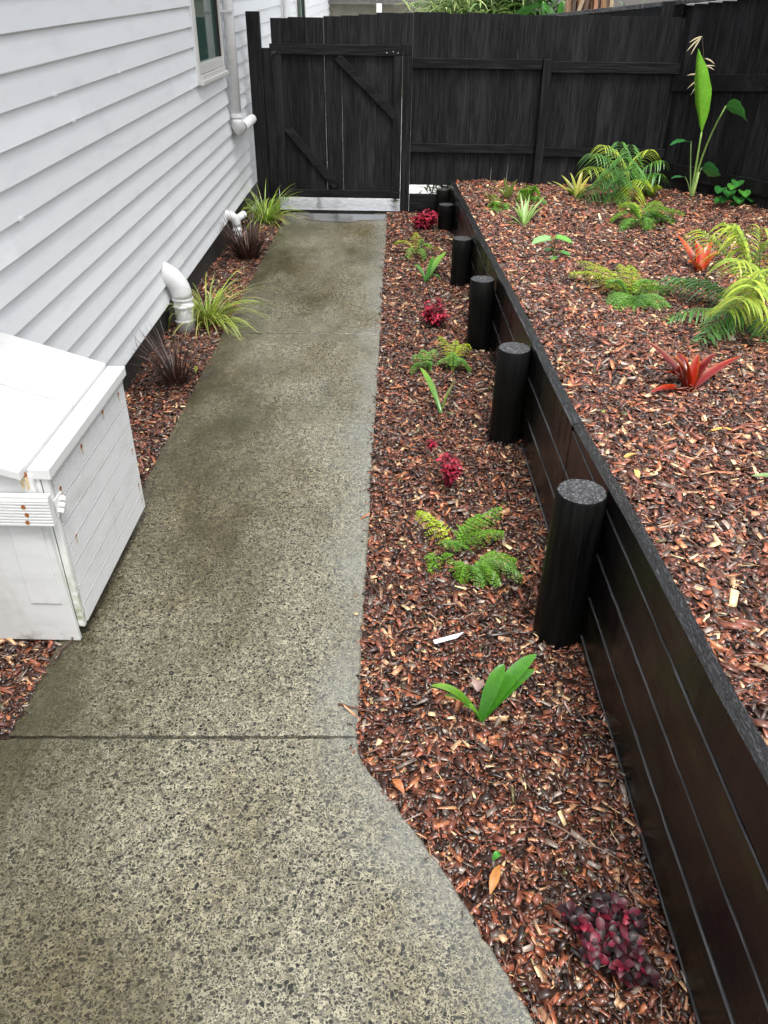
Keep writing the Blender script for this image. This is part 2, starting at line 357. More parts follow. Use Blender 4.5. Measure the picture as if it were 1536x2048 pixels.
PAL = np.array([(.022, .010, .007), (.045, .018, .011), (.10, .034, .020), (.17, .055, .032), (.25, .075, .035), (.36, .13, .055),
                (.36, .19, .10), (.5, .31, .17), (.66, .5, .27), (.10, .075, .06), (.20, .15, .12), (.30, .24, .2), (.09, .08, .03)])
PW = np.array([.16, .20, .18, .14, .085, .05, .045, .03, .012, .045, .035, .02, .01]); PW = PW/PW.sum()
def vec(f, X, Y): return np.array([f(a, b) for a, b in zip(X, Y)])
def chips(name, label, inside, rect, dens, zf, seed, size=.025, big=1.0, light=1.12):
    """loose bark chips as one heap: each chip an irregular thin block"""
    rg = np.random.default_rng(seed); X = []; Y = []
    (x0, y0, x1, y1) = rect; area = (x1-x0)*(y1-y0); dmax = dens(y0) if dens(y0) > dens(y1) else dens(y1)
    n = int(area*dmax); X = rg.uniform(x0, x1, n); Y = rg.uniform(y0, y1, n)
    keep = np.array([inside(a, b) for a, b in zip(X, Y)]) & (rg.random(n) < np.array([dens(b) for b in Y])/dmax)
    X = X[keep]; Y = Y[keep]; n = len(X)
    far = np.interp(Y, [1, 4, 9.5], [1.0, 1.1, 1.5])
    fine_ = rg.random(n) < .40
    Ln = np.where(fine_, rg.uniform(.007, .021, n), np.clip(rg.lognormal(math.log(size*1.35), .45, n), .012, .08))*far
    Wd = np.clip(Ln*rg.uniform(.16, .75, n), .0025, .022*far)
    st = rg.random(n) < .07; Ln[st] = rg.uniform(.04, .10, st.sum()); Wd[st] = rg.uniform(.002, .004, st.sum())
    bg_ = rg.random(n) < .013; Ln[bg_] = rg.uniform(.05, .10, bg_.sum()); Wd[bg_] = rg.uniform(.010, .024, bg_.sum()); pit0 = ~bg_
    T = rg.uniform(.0006, .0028, n)
    Z = vec(zf, X, Y)+rg.random(n)**2*.03+.003
    yaw = rg.uniform(0, 2*math.pi, n); pit = rg.normal(0, .28, n); rol = rg.normal(0, .36, n)
    cyw, syw, cp, sp, cr, sr = np.cos(yaw), np.sin(yaw), np.cos(pit), np.sin(pit), np.cos(rol), np.sin(rol)
    ex = np.stack([cyw*cp, syw*cp, sp], 1); ey0 = np.stack([-syw, cyw, 0*yaw], 1); ez0 = np.cross(ex, ey0)
    ey = ey0*cr[:, None]+ez0*sr[:, None]; ez = np.cross(ex, ey)
    V = np.zeros((n, 8, 3)); k = 0
    for sx, sy in ((-1, -1), (1, -1), (1, 1), (-1, 1)):
        a = Ln/2*sx*rg.uniform(.65, 1.05, n); b = Wd/2*sy*rg.uniform(.35, 1.1, n)
        bend = rg.uniform(-.0025, .003, n)
        base = np.stack([X, Y, Z], 1)+ex*a[:, None]+ey*b[:, None]+ez*bend[:, None]
        V[:, k] = base+ez*T[:, None]; V[:, k+4] = base-ez*T[:, None]*.2; k += 1
    F = np.array([(0, 1, 2, 3), (0, 4, 5, 1), (1, 5, 6, 2), (2, 6, 7, 3), (3, 7, 4, 0)])
    faces = (F[None]+np.arange(n)[:, None, None]*8).reshape(-1, 4)
    me = bpy.data.meshes.new(name); me.vertices.add(n*8); me.vertices.foreach_set('co', V.reshape(-1))
    nf = len(faces); me.loops.add(nf*4); me.loops.foreach_set('vertex_index', faces.reshape(-1).astype(np.int32))
    me.polygons.add(nf); me.polygons.foreach_set('loop_start', np.arange(0, nf*4, 4, dtype=np.int32)); me.update(calc_edges=True)
    col = PAL[rg.choice(len(PAL), n, p=PW)]*rg.uniform(.7, 1.35, n)[:, None]*light
    cc = np.ones((n, 8, 4)); cc[:, :, :3] = col[:, None, :]*rg.uniform(.85, 1.15, (n, 8, 1))
    ca = me.color_attributes.new('Col', 'FLOAT_COLOR', 'POINT'); ca.data.foreach_set('color', cc.reshape(-1).astype(np.float32))
    me.materials.append(M_CHIP); me.validate()
    o = bpy.data.objects.new(name, me); C.objects.link(o); tag(o, label, 'bark mulch', kind='stuff'); return o
def dn(y): return float(np.interp(y, [0, 3, 5, 9.9], [10500, 9500, 6200, 4100]))
chips('bark_mulch', 'red-brown bark chips between the concrete path and the black retaining wall', lambda x, y: pathright(y)-.004 < x < wallx(y)-.004, (-.15, .3, .83, 9.8), dn, zlow, 1, big=1)
chips('bark_mulch', 'bark chips in the narrow strip along the white house wall', lambda x, y: -1.79 < x < -1.322 and not (-1.7 < x < -1.24 and 2.45 < y < 3.2), (-1.79, 1.89, -1.32, 9.8), dn, zlow, 2)
def inr(x, y): return wallx(y)+.05 < x < min(sidefx(y)+.02, .62*y+.55)
def dnr(y): return float(np.interp(y, [0, 3, 5, 9.9], [9500, 8200, 5600, 3800]))
chips('bark_mulch', 'pale and red bark chips covering the raised bed behind the retaining wall', inr, (.64, .6, 4.4, 9.9), dnr, zbed, 3, size=.027, light=1.45)
# a few chips spilled on the path edge
chips('bark_mulch', 'few loose bark chips spilled onto the edge of the path', lambda x, y: pathright(y)-.035 < x < pathright(y)-.002 or (-1.33 < x < -1.30 and y > 1.95), (-1.33, .6, .6, 9.7), lambda y: 420 if y < 4 else 260, lambda x, y: .002, 4, size=.012)

# ------------------------------------------------------------------ white house
HX = -1.729
def hz(y): return .013*(y-4.68)
house = empty('weatherboard_house', (HX, 4, 0), 'white weatherboard house wall along the left side of the path', 'house')
m = MB(); cover = .1417; nb = 21; Y0, Y1 = -3.0, 23.0
WIN = [(7.60, 8.72, 1.53, 2.75), (15.0, 16.4, 1.3, 2.75)]
for k in range(nb):
    zb_ = .187+k*cover; segs = [(Y0, Y1)]
    for (wa, wb, za, zc_) in WIN:
        if zb_+cover > za+.02 and zb_ < zc_-.02:
            segs = [s for (a, b) in segs for s in ((a, min(b, wa)), (max(a, wb), b)) if s[1]-s[0] > .01]
    for (a, b) in segs:
        cuts = [a]; x = a+random.uniform(1.5, 5)
        while x < b: cuts.append(x); x += random.uniform(3.2, 5.4)
        cuts.append(b)
        for a_, b_ in zip(cuts[:-1], cuts[1:]):
            nn = max(2, int((b_-a_)/.5)); prev = None; tint = (random.uniform(.93, 1.03),)*3
            for j in range(nn+1):
                y = a_+(b_-a_)*j/nn-(.0012 if j == nn and b_ != b else 0); w_ = .0012*math.sin(y*2.3+k*1.7); zz = hz(y)+zb_
                row = [m.vert(q_, tint) for q_ in ((HX-.012, y, zz+.006), (HX+.013+w_, y, zz+w_), (HX+.0145+w_, y, zz+.004), (HX-.016, y, zz+cover+.012))]
                if prev:
                    for q in range(3): m.f.append((prev[q], row[q], row[q+1], prev[q+1]))
                prev = row
m.build('weatherboards', M_BOARD, house)
m = MB()
for (px, py) in ((110, 190), (238, 140), (143, 218), (383, 176), (36, 415)):      # little soakers over the board joints
    d = R@np.array([px-768, py-1024, FPX]); t_ = (HX+.012)/d[0]; y = d[1]*t_; z = CAM_H+d[2]*t_
    k = round((z-hz(y)-.187)/cover); z = hz(y)+.187+k*cover
    m = MB(); m.box((HX-.002, y-.02, z-.004), (HX+.019, y+.02, z+.012)); m.build('board_soaker', M_BOARD, house, bevel=.002)
m = MB(); m.box((HX-.5, Y0, -.12), (HX-.035, Y1, .26)); m.build('foundation', M_FOUND, house)
m = MB(); m.box((HX-.2, Y0, .2), (HX-.03, WIN[0][0], 3.2)); m.box((HX-.2, WIN[0][1], .2), (HX-.03, Y1, 3.2)); m.box((HX-.2, WIN[0][0], .2), (HX-.03, WIN[0][1], WIN[0][2])); m.box((HX-.2, WIN[0][0], WIN[0][3]), (HX-.03, WIN[0][1], 3.2))
m.box((HX-4, Y1-.02, .2), (HX+.02, Y1+.1, 3.2)); m.build('wall_frame', M_BOARD, house)
m = MB(); m.box((HX-.1, Y1-.04, .2), (HX+.035, Y1+.12, 3.2)); m.build('corner_board', M_BOARD, house)
m = MB(); m.box((HX-4, Y0-.2, 3.2), (HX+.32, Y1+.4, 3.26)); m.build('roof', M_BOARD, house)
m = MB(); m.box((HX+.32, Y0-.2, 3.16), (HX+.43, Y1+.4, 3.27)); m.build('gutter', M_PVC, house, bevel=.01)
def window(ya, yb, za, zc_, label=None):
    fr = MB(); w_ = .055; x0, x1 = HX-.03, HX+.03
    fr.box((x0, ya, za), (x1, ya+w_, zc_)); fr.box((x0, yb-w_, za), (x1, yb, zc_)); fr.box((x0+.001, ya+w_, zc_-w_), (x1-.002, yb-w_, zc_))
    fr.box((x0+.002, ya+w_, za+.045), (x1-.004, yb-w_, za+.12))
    f = fr.build('window', M_JOIN, house, bevel=.003)
    s = MB(); s.box((x0, ya-.02, za-.03), (x1+.03, yb+.02, za)); s.box((x0, ya+w_, za), (x1+.012, yb-w_, za+.04)); s.build('sill', M_JOIN, f, bevel=.003)
    for q in ((ya-.045, ya-.001), (yb+.001, yb+.045)): s = MB(); s.box((x0, q[0], za-.02), (x1-.012, q[1], zc_)); s.build('architrave', M_BOARD, f, bevel=.002)
    s = MB(); s.box((x0+.012, ya+w_, za+.12), (x0+.018, yb-w_, zc_-w_)); s.build('glass', M_GLASS, f)
    for q in ((ya+w_, ya+w_+.018), (yb-w_-.02, yb-w_)): s = MB(); s.box((x0+.024, q[0], za+.12), (x0+.045, q[1], zc_-w_)); s.build('seal', M_DARK, f)
window(*WIN[0]); window(15.0, 16.4, 1.3, 2.75)
def elbowpts(a, b, c, r, n=7):
    a, b, c = Vector(a), Vector(b), Vector(c); u = (a-b).normalized(); v = (c-b).normalized(); P = [a]
    p, q = b+u*r, b+v*r
    for k in range(n+1):
        t = k/n; P.append(p*(1-t)**2+b*2*t*(1-t)+q*t*t)
    P.append(c); return P
dp = MB(); dx = HX+.075; dp.tube([(dx, 8.86, 3.1), (dx, 8.86, 1.10)], .050, 18); d_ = dp.build('downpipe', M_PVC, house, smooth=True)
dp = MB(); dp.tube(elbowpts((dx, 8.86, 1.14), (dx, 8.86, .985), (dx, 9.10, .985), .10), .056, 18); dp.tube([(dx, 9.05, .985), (dx, 10.7, .97)], .050, 18); dp.build('elbow', M_PVC, d_, smooth=True)
dp = MB(); dp.tube([(dx, 8.86, 1.105), (dx, 8.86, 1.14)], .060, 18); dp.build('collar', M_PVC, d_)
dp = MB(); dp.box((HX-.0, 8.80, 2.0), (dx+.045, 8.92, 2.02)); dp.build('bracket', M_PVC, d_)
dp = MB(); dp.tube([(dx, 13.3, 3.1), (dx, 13.3, .3)], .05, 14); dp.build('downpipe', M_PVC, house, smooth=True)

# ------------------------------------------------------------------ vent / waste pipes by the house
vp = empty('waste_pipe', (-1.62, 5.9, 0), 'big white plastic waste pipe with a mitred elbow entering the house wall, nearest the box', 'pipe', 'waste pipes at the foot of the house wall')
m = MB(); m.tube([(-1.625, 5.90, -.05), (-1.625, 5.90, .25)], .072, 24); m.build('pipe', M_PVC, vp, smooth=True)
m = MB(); m.tube(elbowpts((-1.625, 5.90, .24), (-1.625, 5.90, .37), (-1.80, 5.86, .47), .13), [.077]*10, 24); m.build('elbow', M_PVC, vp, smooth=True)
for z0_, z1_ in ((.06, .072), (.17, .185), (.225, .24)):
    m = MB(); m.tube([(-1.625, 5.9, z0_), (-1.625, 5.9, z1_)], .081, 24); m.build('collar', M_PVC, vp, smooth=False, bevel=.002)
m = MB(); m.box((HX, 5.86, .05), (-1.66, 5.94, .22)); m.build('bracket', M_FOUND, vp)
vp2 = empty('waste_pipe', (-1.62, 8.35, 0), 'small white waste pipe elbow with a cap behind the farther dark tussock', 'pipe', 'waste pipes at the foot of the house wall')
m = MB(); m.tube([(-1.64, 8.3, -.05), (-1.64, 8.3, .2)], .042, 18); m.build('pipe', M_PVC, vp2, smooth=True)
m = MB(); m.tube(elbowpts((-1.64, 8.3, .18), (-1.64, 8.3, .27), (-1.80, 8.2, .33), .08), .047, 18); m.build('elbow', M_PVC, vp2, smooth=True)
m = MB(); m.tube([(-1.63, 8.33, .25), (-1.58, 8.43, .27)], [.034, .036], 16); m.build('inspection_cap', M_PVC, vp2, smooth=False, bevel=.004)
m = MB(); m.tube([(-1.64, 8.3, .14), (-1.64, 8.3, .155)], .049, 18); m.build('collar', M_PVC, vp2)

# ------------------------------------------------------------------ storage box
bx = empty('storage_box', (-1.5, 2.85, 0), 'white painted timber storage box with sloping lid and ribbed side, against the house', 'storage box')
XS = -1.22
m = MB(); m.box((HX+.03, 2.40, .09), (XS-.03, 3.27, .74)); m.build('carcass', M_FOUND, bx)
# ribbed decking side: profile extruded along Y
def ribbed(mb, z0, z1, x, ya, yb, pitch=.0088, depth=.0036, board=.0):
    zs = []; z = z0
    while z < z1-1e-6:
        zs += [(z, x), (z+pitch*.5, x), (z+pitch*.55, x-depth), (z+pitch*.95, x-depth)]; z += pitch
    zs = [q for q in zs if q[0] <= z1]+[(z1, x)]
    prev = None; thick = .02
    for (zz, xx) in zs:
        r = (mb.vert((xx, ya, zz)), mb.vert((xx, yb, zz)))
        if prev: mb.f.append((prev[0], prev[1], r[1], r[0]))
        prev = r
    mb.box((x-thick, ya, z0), (x-depth-.0005, yb, z1))
m = MB(); zz = .062; hts = [.095, .095, .095, .095, .095, .095, .10]
for h in hts:
    ribbed(m, zz, zz+h-.016, XS, 2.425, 3.28); m.box((XS-.02, 2.425, zz+h-.0155), (XS-.007, 3.28, zz+h+.0005))
    m.box((XS-.02, 2.426, zz+h-.0115), (XS+.001, 3.279, zz+h-.0055)); zz += h
side = m.build('side_panel', M_BOX, bx)
m = MB(); m.box((XS-.028, 2.400, .055), (XS-.0035, 2.4225, .744)); m.box((XS-.054, 2.395, .055), (XS-.030, 2.417, .744)); m.build('corner_trim', M_TRIM, bx, bevel=.002)
m = MB(); m.box((XS-.062, 2.385, .745), (XS+.016, 3.30, .788)); m.build('cap_board', M_BOX, bx, bevel=.004)
# sloping lid: two wide boards
def lidz(x): return .770+(-1.285-x)*.32
m = MB()
for (ya, yb) in ((2.335, 2.866), (2.873, 3.29)):
    i = len(m.v)
    for x in (-1.2845, HX+.015):
        for y in (ya, yb):
            for dz in (0, .034): m.vert((x, y, lidz(x)+dz))
    for q in ((0, 1, 3, 2), (4, 6, 7, 5), (0, 4, 5, 1), (2, 3, 7, 6), (0, 2, 6, 4), (1, 5, 7, 3)): m.f.append(tuple(i+k for k in q))
m.build('lid', M_BOX, bx, bevel=.003)
# front, a smooth panel with a patched strip
m = MB(); i = [m.vert(p) for p in ((HX+.02, 2.372, .005), (XS-.022, 2.372, .005), (XS-.045, 2.372, .765), (HX+.02, 2.372, .90), (HX+.02, 2.392, .005), (XS-.022, 2.392, .005), (XS-.045, 2.392, .765), (HX+.02, 2.392, .90))]
for q in ((0, 1, 2, 3), (7, 6, 5, 4), (0, 4, 5, 1), (1, 5, 6, 2), (2, 6, 7, 3), (3, 7, 4, 0)): m.f.append(tuple(i[k] for k in q))
m.build('front_panel', M_BOX, bx, bevel=.002)
m = MB(); m.box((XS-.175, 2.366, .198), (XS-.055, 2.3718, .585)); m.build('patch_board', M_BOX, bx, bevel=.0015)
m = MB(); ribbed_z = .585
# cleat: grooved batten across the front
z = .585; prof = []
while z < .675: prof += [(z, 2.333), (z+.007, 2.333), (z+.008, 2.3365), (z+.012, 2.3365)]; z += .0125
prof += [(.685, 2.333), (.703, 2.340)]
prev = None
for (zz, yy) in prof:
    r = (m.vert((HX+.02, yy, zz)), m.vert((XS+.012, yy, zz)))
    if prev: m.f.append((prev[0], prev[1], r[1], r[0]))
    prev = r
m.box((HX+.02, 2.3375, .585), (XS+.012, 2.3655, .703)); m.build('cleat', M_BOX, bx, bevel=.001)
m = MB()
for k, (dy, dz) in enumerate(((.0, 0), (.018, .014), (.036, .03))): m.tube([(XS+.014, 2.40+dy, .598+dz), (XS+.014, 2.414+dy, .606+dz)], .010, 12)
m.box((XS+.001, 2.395, .585), (XS+.006, 2.46, .655)); m.build('hinge', M_TRIM, bx, smooth=False)
m = MB(); s2 = MB()
def rust(p, axis, r=.005, drip=.03):
    p = Vector(p); r *= 1.45
    if axis == 'x':
        m = MB(); m.tube([p, p+Vector((.0016, 0, 0))], r, 9); m.build('rusty_screw', M_RUST, bx)
        s2 = MB(); s2.f.append(tuple(s2.vert(p+Vector((.0007, a, b_))) for a, b_ in ((-r*.8, 0), (r*.9, 0), (r*.5, -drip), (-r*.2, -drip*1.1)))); s2.build('rust_stain', M_STAIN, bx)
    elif axis == 'y':
        m = MB(); m.tube([p, p-Vector((0, .0016, 0))], r, 9); m.build('rusty_screw', M_RUST, bx)
        s2 = MB(); s2.f.append(tuple(s2.vert(p+Vector((a, -.0007, b_))) for a, b_ in ((-r*.8, 0), (r*.9, 0), (r*.6, -drip), (-r*.3, -drip*1.1)))); s2.build('rust_stain', M_STAIN, bx)
    else: m.tube([p, p+Vector((0, 0, .0012))], r, 9)
for y, z, r in ((3.2, .70, .005), (2.99, .715, .006), (2.72, .70, .006), (2.47, .66, .006), (2.50, .43, .004), (3.24, .40, .004), (3.24, .21, .004), (3.25, .12, .003)): rust((XS+.0005, y, z), 'x', r, .035)
for x, z in ((-1.30, .665), (-1.30, .60), (-1.42, .668), (-1.42, .632), (-1.42, .60), (-1.295, .632)): rust((x, 2.333, z), 'y', .0055, .012)
for x, z in ((-1.285, .775), (-1.302, .777)): rust((x, 2.372, z), 'y', .007, .06)

# ------------------------------------------------------------------ gate and back fence
FY = 9.86
def palings(mb, x0, x1, zb_, zt, y, wd=.187, gap=.004, th=.018, wob=.02):
    x = x0; k = 0
    while x < x1-.02:
        xe = min(x+wd, x1); g = gap*random.choice((.0, .1, .15, .9, 1.2)); t = zt(x)+random.uniform(-wob, wob)*.4
        mb.box((x+g/2, y+random.uniform(-.002, .002), zb_(x)), (xe-g/2, y+th, t), c=(random.uniform(.7, 1.5),)*3); x = xe; k += 1
gate = empty('garden_gate', (-.7, FY, 0), 'black timber ledged gate with two diagonal braces at the end of the path', 'gate')
m = MB(); palings(m, -1.405, -.0005, lambda x: .145, lambda x: 1.93+.05*(x+1.4), FY, gap=.0035); m.build('palings', M_PAL, gate)
m = MB(); m.box((-1.425, FY-.036, 1.60), (-.006, FY-.002, 1.70)); m.build('rail', M_RAILX, gate, bevel=.003)
m = MB(); m.box((-1.40, FY-.036, .15), (-.008, FY-.002, .235)); m.build('rail', M_RAILX, gate, bevel=.003)
m = MB(); m.box((-1.4065, FY-.034, .237), (-1.305, FY-.002, 1.598)); m.build('stile', M_PAL, gate, bevel=.003)
m = MB(); m.box((-.095, FY-.034, .237), (-.001, FY-.002, 1.598)); m.build('stile', M_PAL, gate, bevel=.003)
for a, b_ in (((-.70, 1.585), (-.07, 1.02)), ((-1.29, .90), (-.74, .275))):
    m = MB(); m.beam((a[0], FY-.021, a[1]), (b_[0], FY-.021, b_[1]), .034, .085, upv=(0, 1, 0)) if False else m.beam((a[0], FY-.020, a[1]), (b_[0], FY-.020, b_[1]), .032, .085); m.build('brace', M_RAILX, gate, bevel=.003)
m = MB()
m.tube([(-1.50, FY-.05, 1.615), (-1.36, FY-.05, 1.615)], .007, 8); m.box((-1.49, FY-.046, 1.60), (-1.43, FY-.037, 1.635)); m.box((-1.41, FY-.046, 1.60), (-1.36, FY-.037, 1.635)); m.build('latch', M_DARK, gate)
M_SCREW = plain('bright_screw', (.7, .7, .7), .3, metallic=.8)
m = MB()
for x, z in ((-1.385, 1.61), (-1.405, 1.625), (-.17, 1.63), (-.10, 1.64), (-.05, 1.63)): m = MB(); m.tube([(x, FY-.040, z), (x, FY-.046, z)], .006, 8); m.build('screw', M_SCREW, gate)

bf = empty('back_fence', (1.5, FY, 0), 'black stained paling fence running across behind the raised bed, right of the gate', 'fence')
m = MB(); m.box((-1.645, FY-.10, -.1), (-1.505, FY-.02, 1.99)); m.build('post', M_PAL, bf, bevel=.004)
m = MB(); m.box((-1.503, FY-.075, -.1), (-1.409, FY-.01, 1.66)); m.build('post', M_PAL, bf, bevel=.004)
m = MB(); m.box((.002, FY-.06, -.1), (.105, FY-.002, 1.60)); m.box((.0, FY-.062, 1.602), (.102, FY-.002, 1.715)); m.build('post', M_PAL, bf, bevel=.004)
fz = lambda x: .30-.0*x
m = MB(); palings(m, .0, .105, lambda x: 1.60, lambda x: 2.0, FY, gap=.004); palings(m, .1062, 3.02, fz, lambda x: 2.0-.008*x, FY, gap=.0035); m.build('palings', M_PAL, bf)
for (xa, xb, za, zc_) in ((.107, 1.50, 1.49, 1.585), (1.60, 2.97, 1.465, 1.57), (.107, 1.49, .655, .745), (1.60, 2.97, .63, .72)):
    m = MB(); m.box((xa, FY-.045, za), (xb, FY-.003, zc_)); m.build('rail', M_RAILX, bf, bevel=.003)
m = MB(); m.beam((1.55, FY-.04, 1.59), (1.57, FY-.04, .15), .07, .095); m.build('post', M_PAL, bf, bevel=.004)
m = MB(); m.box((2.70, FY+.02, .2), (2.80, FY+.1, 2.12)); m.build('post', M_PAL, bf)
m = MB(); m.box((.108, FY-.03, -.10), (.60, FY-.004, .205)); m.build('plinth_board', M_RAILX, bf, bevel=.003)
th = MB(); th.box((-1.50, FY-.105, -.05), (.62, FY-.08, .022)); tag(th.build('threshold_strip', M_RAILX), 'thin black timber strip across the path end under the gate', 'threshold')

sf = empty('side_fence', (3.6, 8.7, 0), 'taller black paling fence closing the raised bed on the right with a sloping top', 'fence')
dirv = Vector((-.583, 1, 0)).normalized(); S0 = Vector((2.97, 9.84, 0))
def sfp(s, off=0, z=0):            # s metres along the fence, towards the camera positive
    nrm = Vector((-dirv.y, dirv.x, 0)); p = S0-dirv*s-(-nrm)*off; return Vector((p.x, p.y, z))
ang = math.atan2(-dirv.y, -dirv.x)
def topz(s): return 2.10+.085*s
m = MB(); s = -4.0
while s < 6.4:
    Mx = Matrix.Translation(sfp(s))@Matrix.Rotation(ang, 4, 'Z'); g = random.choice((.001, .002, .004))
    m.box((g, -.009+random.uniform(-.002, .002), .12), (.176-g, .009, topz(s)), M=Mx, c=(random.uniform(.6, 1.7),)*3); s += .176
m.build('palings', M_PAL, sf)
Mx = None
def slrail(s0, s1, za0, za1, zc0, zc1, name='rail', off=.03, th=.04, mat=M_RAILX):
    m = MB(); i = len(m.v)
    for s, za, zc_ in ((s0, za0, zc0), (s1, za1, zc1)):
        for o_ in (off-th/2, off+th/2):
            for z in (za, zc_): m.vert(sfp(s, o_, z))
    for q in ((0, 1, 3, 2), (4, 6, 7, 5), (0, 4, 5, 1), (2, 3, 7, 6), (0, 2, 6, 4), (1, 5, 7, 3)): m.f.append(tuple(i+k for k in q))
    return m.build(name, mat, sf, bevel=.003)
slrail(-.02, 6, 1.30, 1.30+.52, 1.45, 1.45+.52); slrail(-.02, 6, .46, .56, .60, .70)
slrail(-4, 6.4, topz(-4)+.004, topz(6.4)+.004, topz(-4)+.045, topz(6.4)+.045, 'cap_rail', off=0.02, th=.13, mat=M_TOP)
slrail(-4, -.05, topz(-4)-.11, topz(0)-.11, topz(-4)-.002, topz(0)-.002, 'rail', off=.034, th=.045, mat=M_RAILX)
slrail(.02, 6, .20, .30, .335, .44, 'plinth_board', off=.014, th=.022)

# ------------------------------------------------------------------ retaining wall
rw = empty('retaining_wall', (.75, 3, 0), 'low black timber retaining wall of stacked boards with round posts along the lower bed', 'retaining wall')
TH = .047
def wboard(y0, y1, zlo, zhi, n, mat=M_WALLB, xo=0.0, name='board', rag=0):
    m = MB(); prev = None
    for k in range(n+1):
        y = y0+(y1-y0)*k/n; x = wallx(y)+xo; a, b_ = zlo(y), zhi(y); j = random.uniform(-1, 1)*.0012
        bv = .004
        ring = [(x+j, a), (x+j, b_-bv), (x+bv+j, b_+random.uniform(-1, 1)*rag), (x+TH-bv, b_+random.uniform(-1, 1)*rag), (x+TH, b_-bv), (x+TH, a)]
        r = [m.vert((q[0], y, q[1])) for q in ring]
        if prev:
            for q in range(6): m.f.append((prev[q], prev[(q+1) % 6], r[(q+1) % 6], r[q]))
        else: m.f.append(tuple(r[::-1]))
        prev = r
    m.f.append(tuple(prev)); o = m.build(name, mat, rw); o.data.materials.append(M_TOP)
    for p in o.data.polygons:
        if p.normal.z > .5: p.material_index = 1  # upward faces take the lighter, painted-sheen material
    return o
cz = lambda v: (lambda y: v)
for k, (lo, hi) in enumerate(((-.10, .012), (.016, .204), (.209, .402))):
    wboard(-.9, 3.12, cz(lo), cz(hi), 60, xo=(-.016, -.011, -.006)[k]); wboard(3.125, 9.80, lambda y, v=lo: min(v, capz(y)-.12) if v > 0 else v, lambda y, v=hi: min(v, capz(y)-.05-.0), 60, xo=(-.017, -.011, -.007)[k])
wboard(-.9, 3.12, cz(.407), cz(.603), 60, xo=-.002)
def czr(y): return capz(y)
wboard(-.9, 3.119, cz(.608), lambda y: max(.628, czr(y)), 90, rag=.0016, xo=.002)
wboard(3.125, 9.80, lambda y: min(.407, capz(y)-.045), lambda y: czr(y), 120, rag=.0016, xo=-.003)
# top of the capping, its wet sheen painted in as paler speckle
def captop(y0, y1, xo):
    m = MB(); prev = None; n = int((y1-y0)/.03)
    for k in range(n+1):
        y = y0+(y1-y0)*k/n; z = max(.628, capz(y)) if y < 3.12 else capz(y); e = random.uniform(0, .003)
        r = [m.vert((wallx(y)+xo-.001+e*.4, y, z-.0015)), m.vert((wallx(y)+xo+.005+e, y, z+.0032+random.uniform(-1, 1)*.0008)), m.vert((wallx(y)+TH*.5, y, z+.0038+random.uniform(-1, 1)*.001)), m.vert((wallx(y)+TH-.002, y, z+.003))]
        if prev:
            for q in range(3): m.f.append((prev[q], r[q], r[q+1], prev[q+1]))
        prev = r
    m.build('sheen_top', M_CAP, rw)
captop(-.9, 3.119, 0); captop(3.125, 9.80, 0)
PP = [(.703, 2.515, .668, .093), (.655, 4.19, .56, .090), (.612, 5.64, .49, .086), (.570, 7.17, .385, .085), (.525, 9.05, .262, .083), (.49, 9.72, .285, .078)]
for (x, y, zt, r) in PP:
    m = MB(); n = 32; rings = []; ph = random.uniform(0, 6)
    xc = wallx(y)-r-.002; lx, ly = random.uniform(-.012, .002), random.uniform(-.015, .015)
    hs_ = [-.1, 0, zt*.35, zt*.7, zt-.006, zt]
    for q, z in enumerate(hs_):
        rr = r*(1.07-.07*z/zt)-(.005 if q == 5 else 0)
        rings.append([m.vert((xc+lx*z/zt+math.cos(2*math.pi*k/n)*rr*(1+.012*math.sin(3*k+ph)), y+ly*z/zt+math.sin(2*math.pi*k/n)*rr*(1+.012*math.sin(5*k+ph)), z)) for k in range(n)])
    for q in range(len(rings)-1):
        for k in range(n): m.f.append((rings[q][k], rings[q][(k+1) % n], rings[q+1][(k+1) % n], rings[q+1][k]))
    p = m.build('post', M_POST, rw, smooth=True)
    xc += lx; y0p = y; y += ly; m = MB(); c_ = m.vert((xc, y, zt+.0005)); prev = None
    rg_ = []
    for q in range(1, 8):
        rg_.append([m.vert((xc+math.cos(2*math.pi*k/n)*(r-.005)*q/7*(1+.012*math.sin(3*k+ph)*(q == 7)), y+math.sin(2*math.pi*k/n)*(r-.005)*q/7*(1+.012*math.sin(5*k+ph)*(q == 7)), zt+(random.uniform(-.0016, .0016)-.0008*(q % 2) if q < 7 else 0))) for k in range(n)])
    for k in range(n): m.f.append((c_, rg_[0][k], rg_[0][(k+1) % n]))
    for q in range(6):
        for k in range(n): m.f.append((rg_[q][k], rg_[q][(k+1) % n], rg_[q+1][(k+1) % n], rg_[q+1][k]))
    m.build('cut_top', M_WALLB if y < 1 else M_END, p)

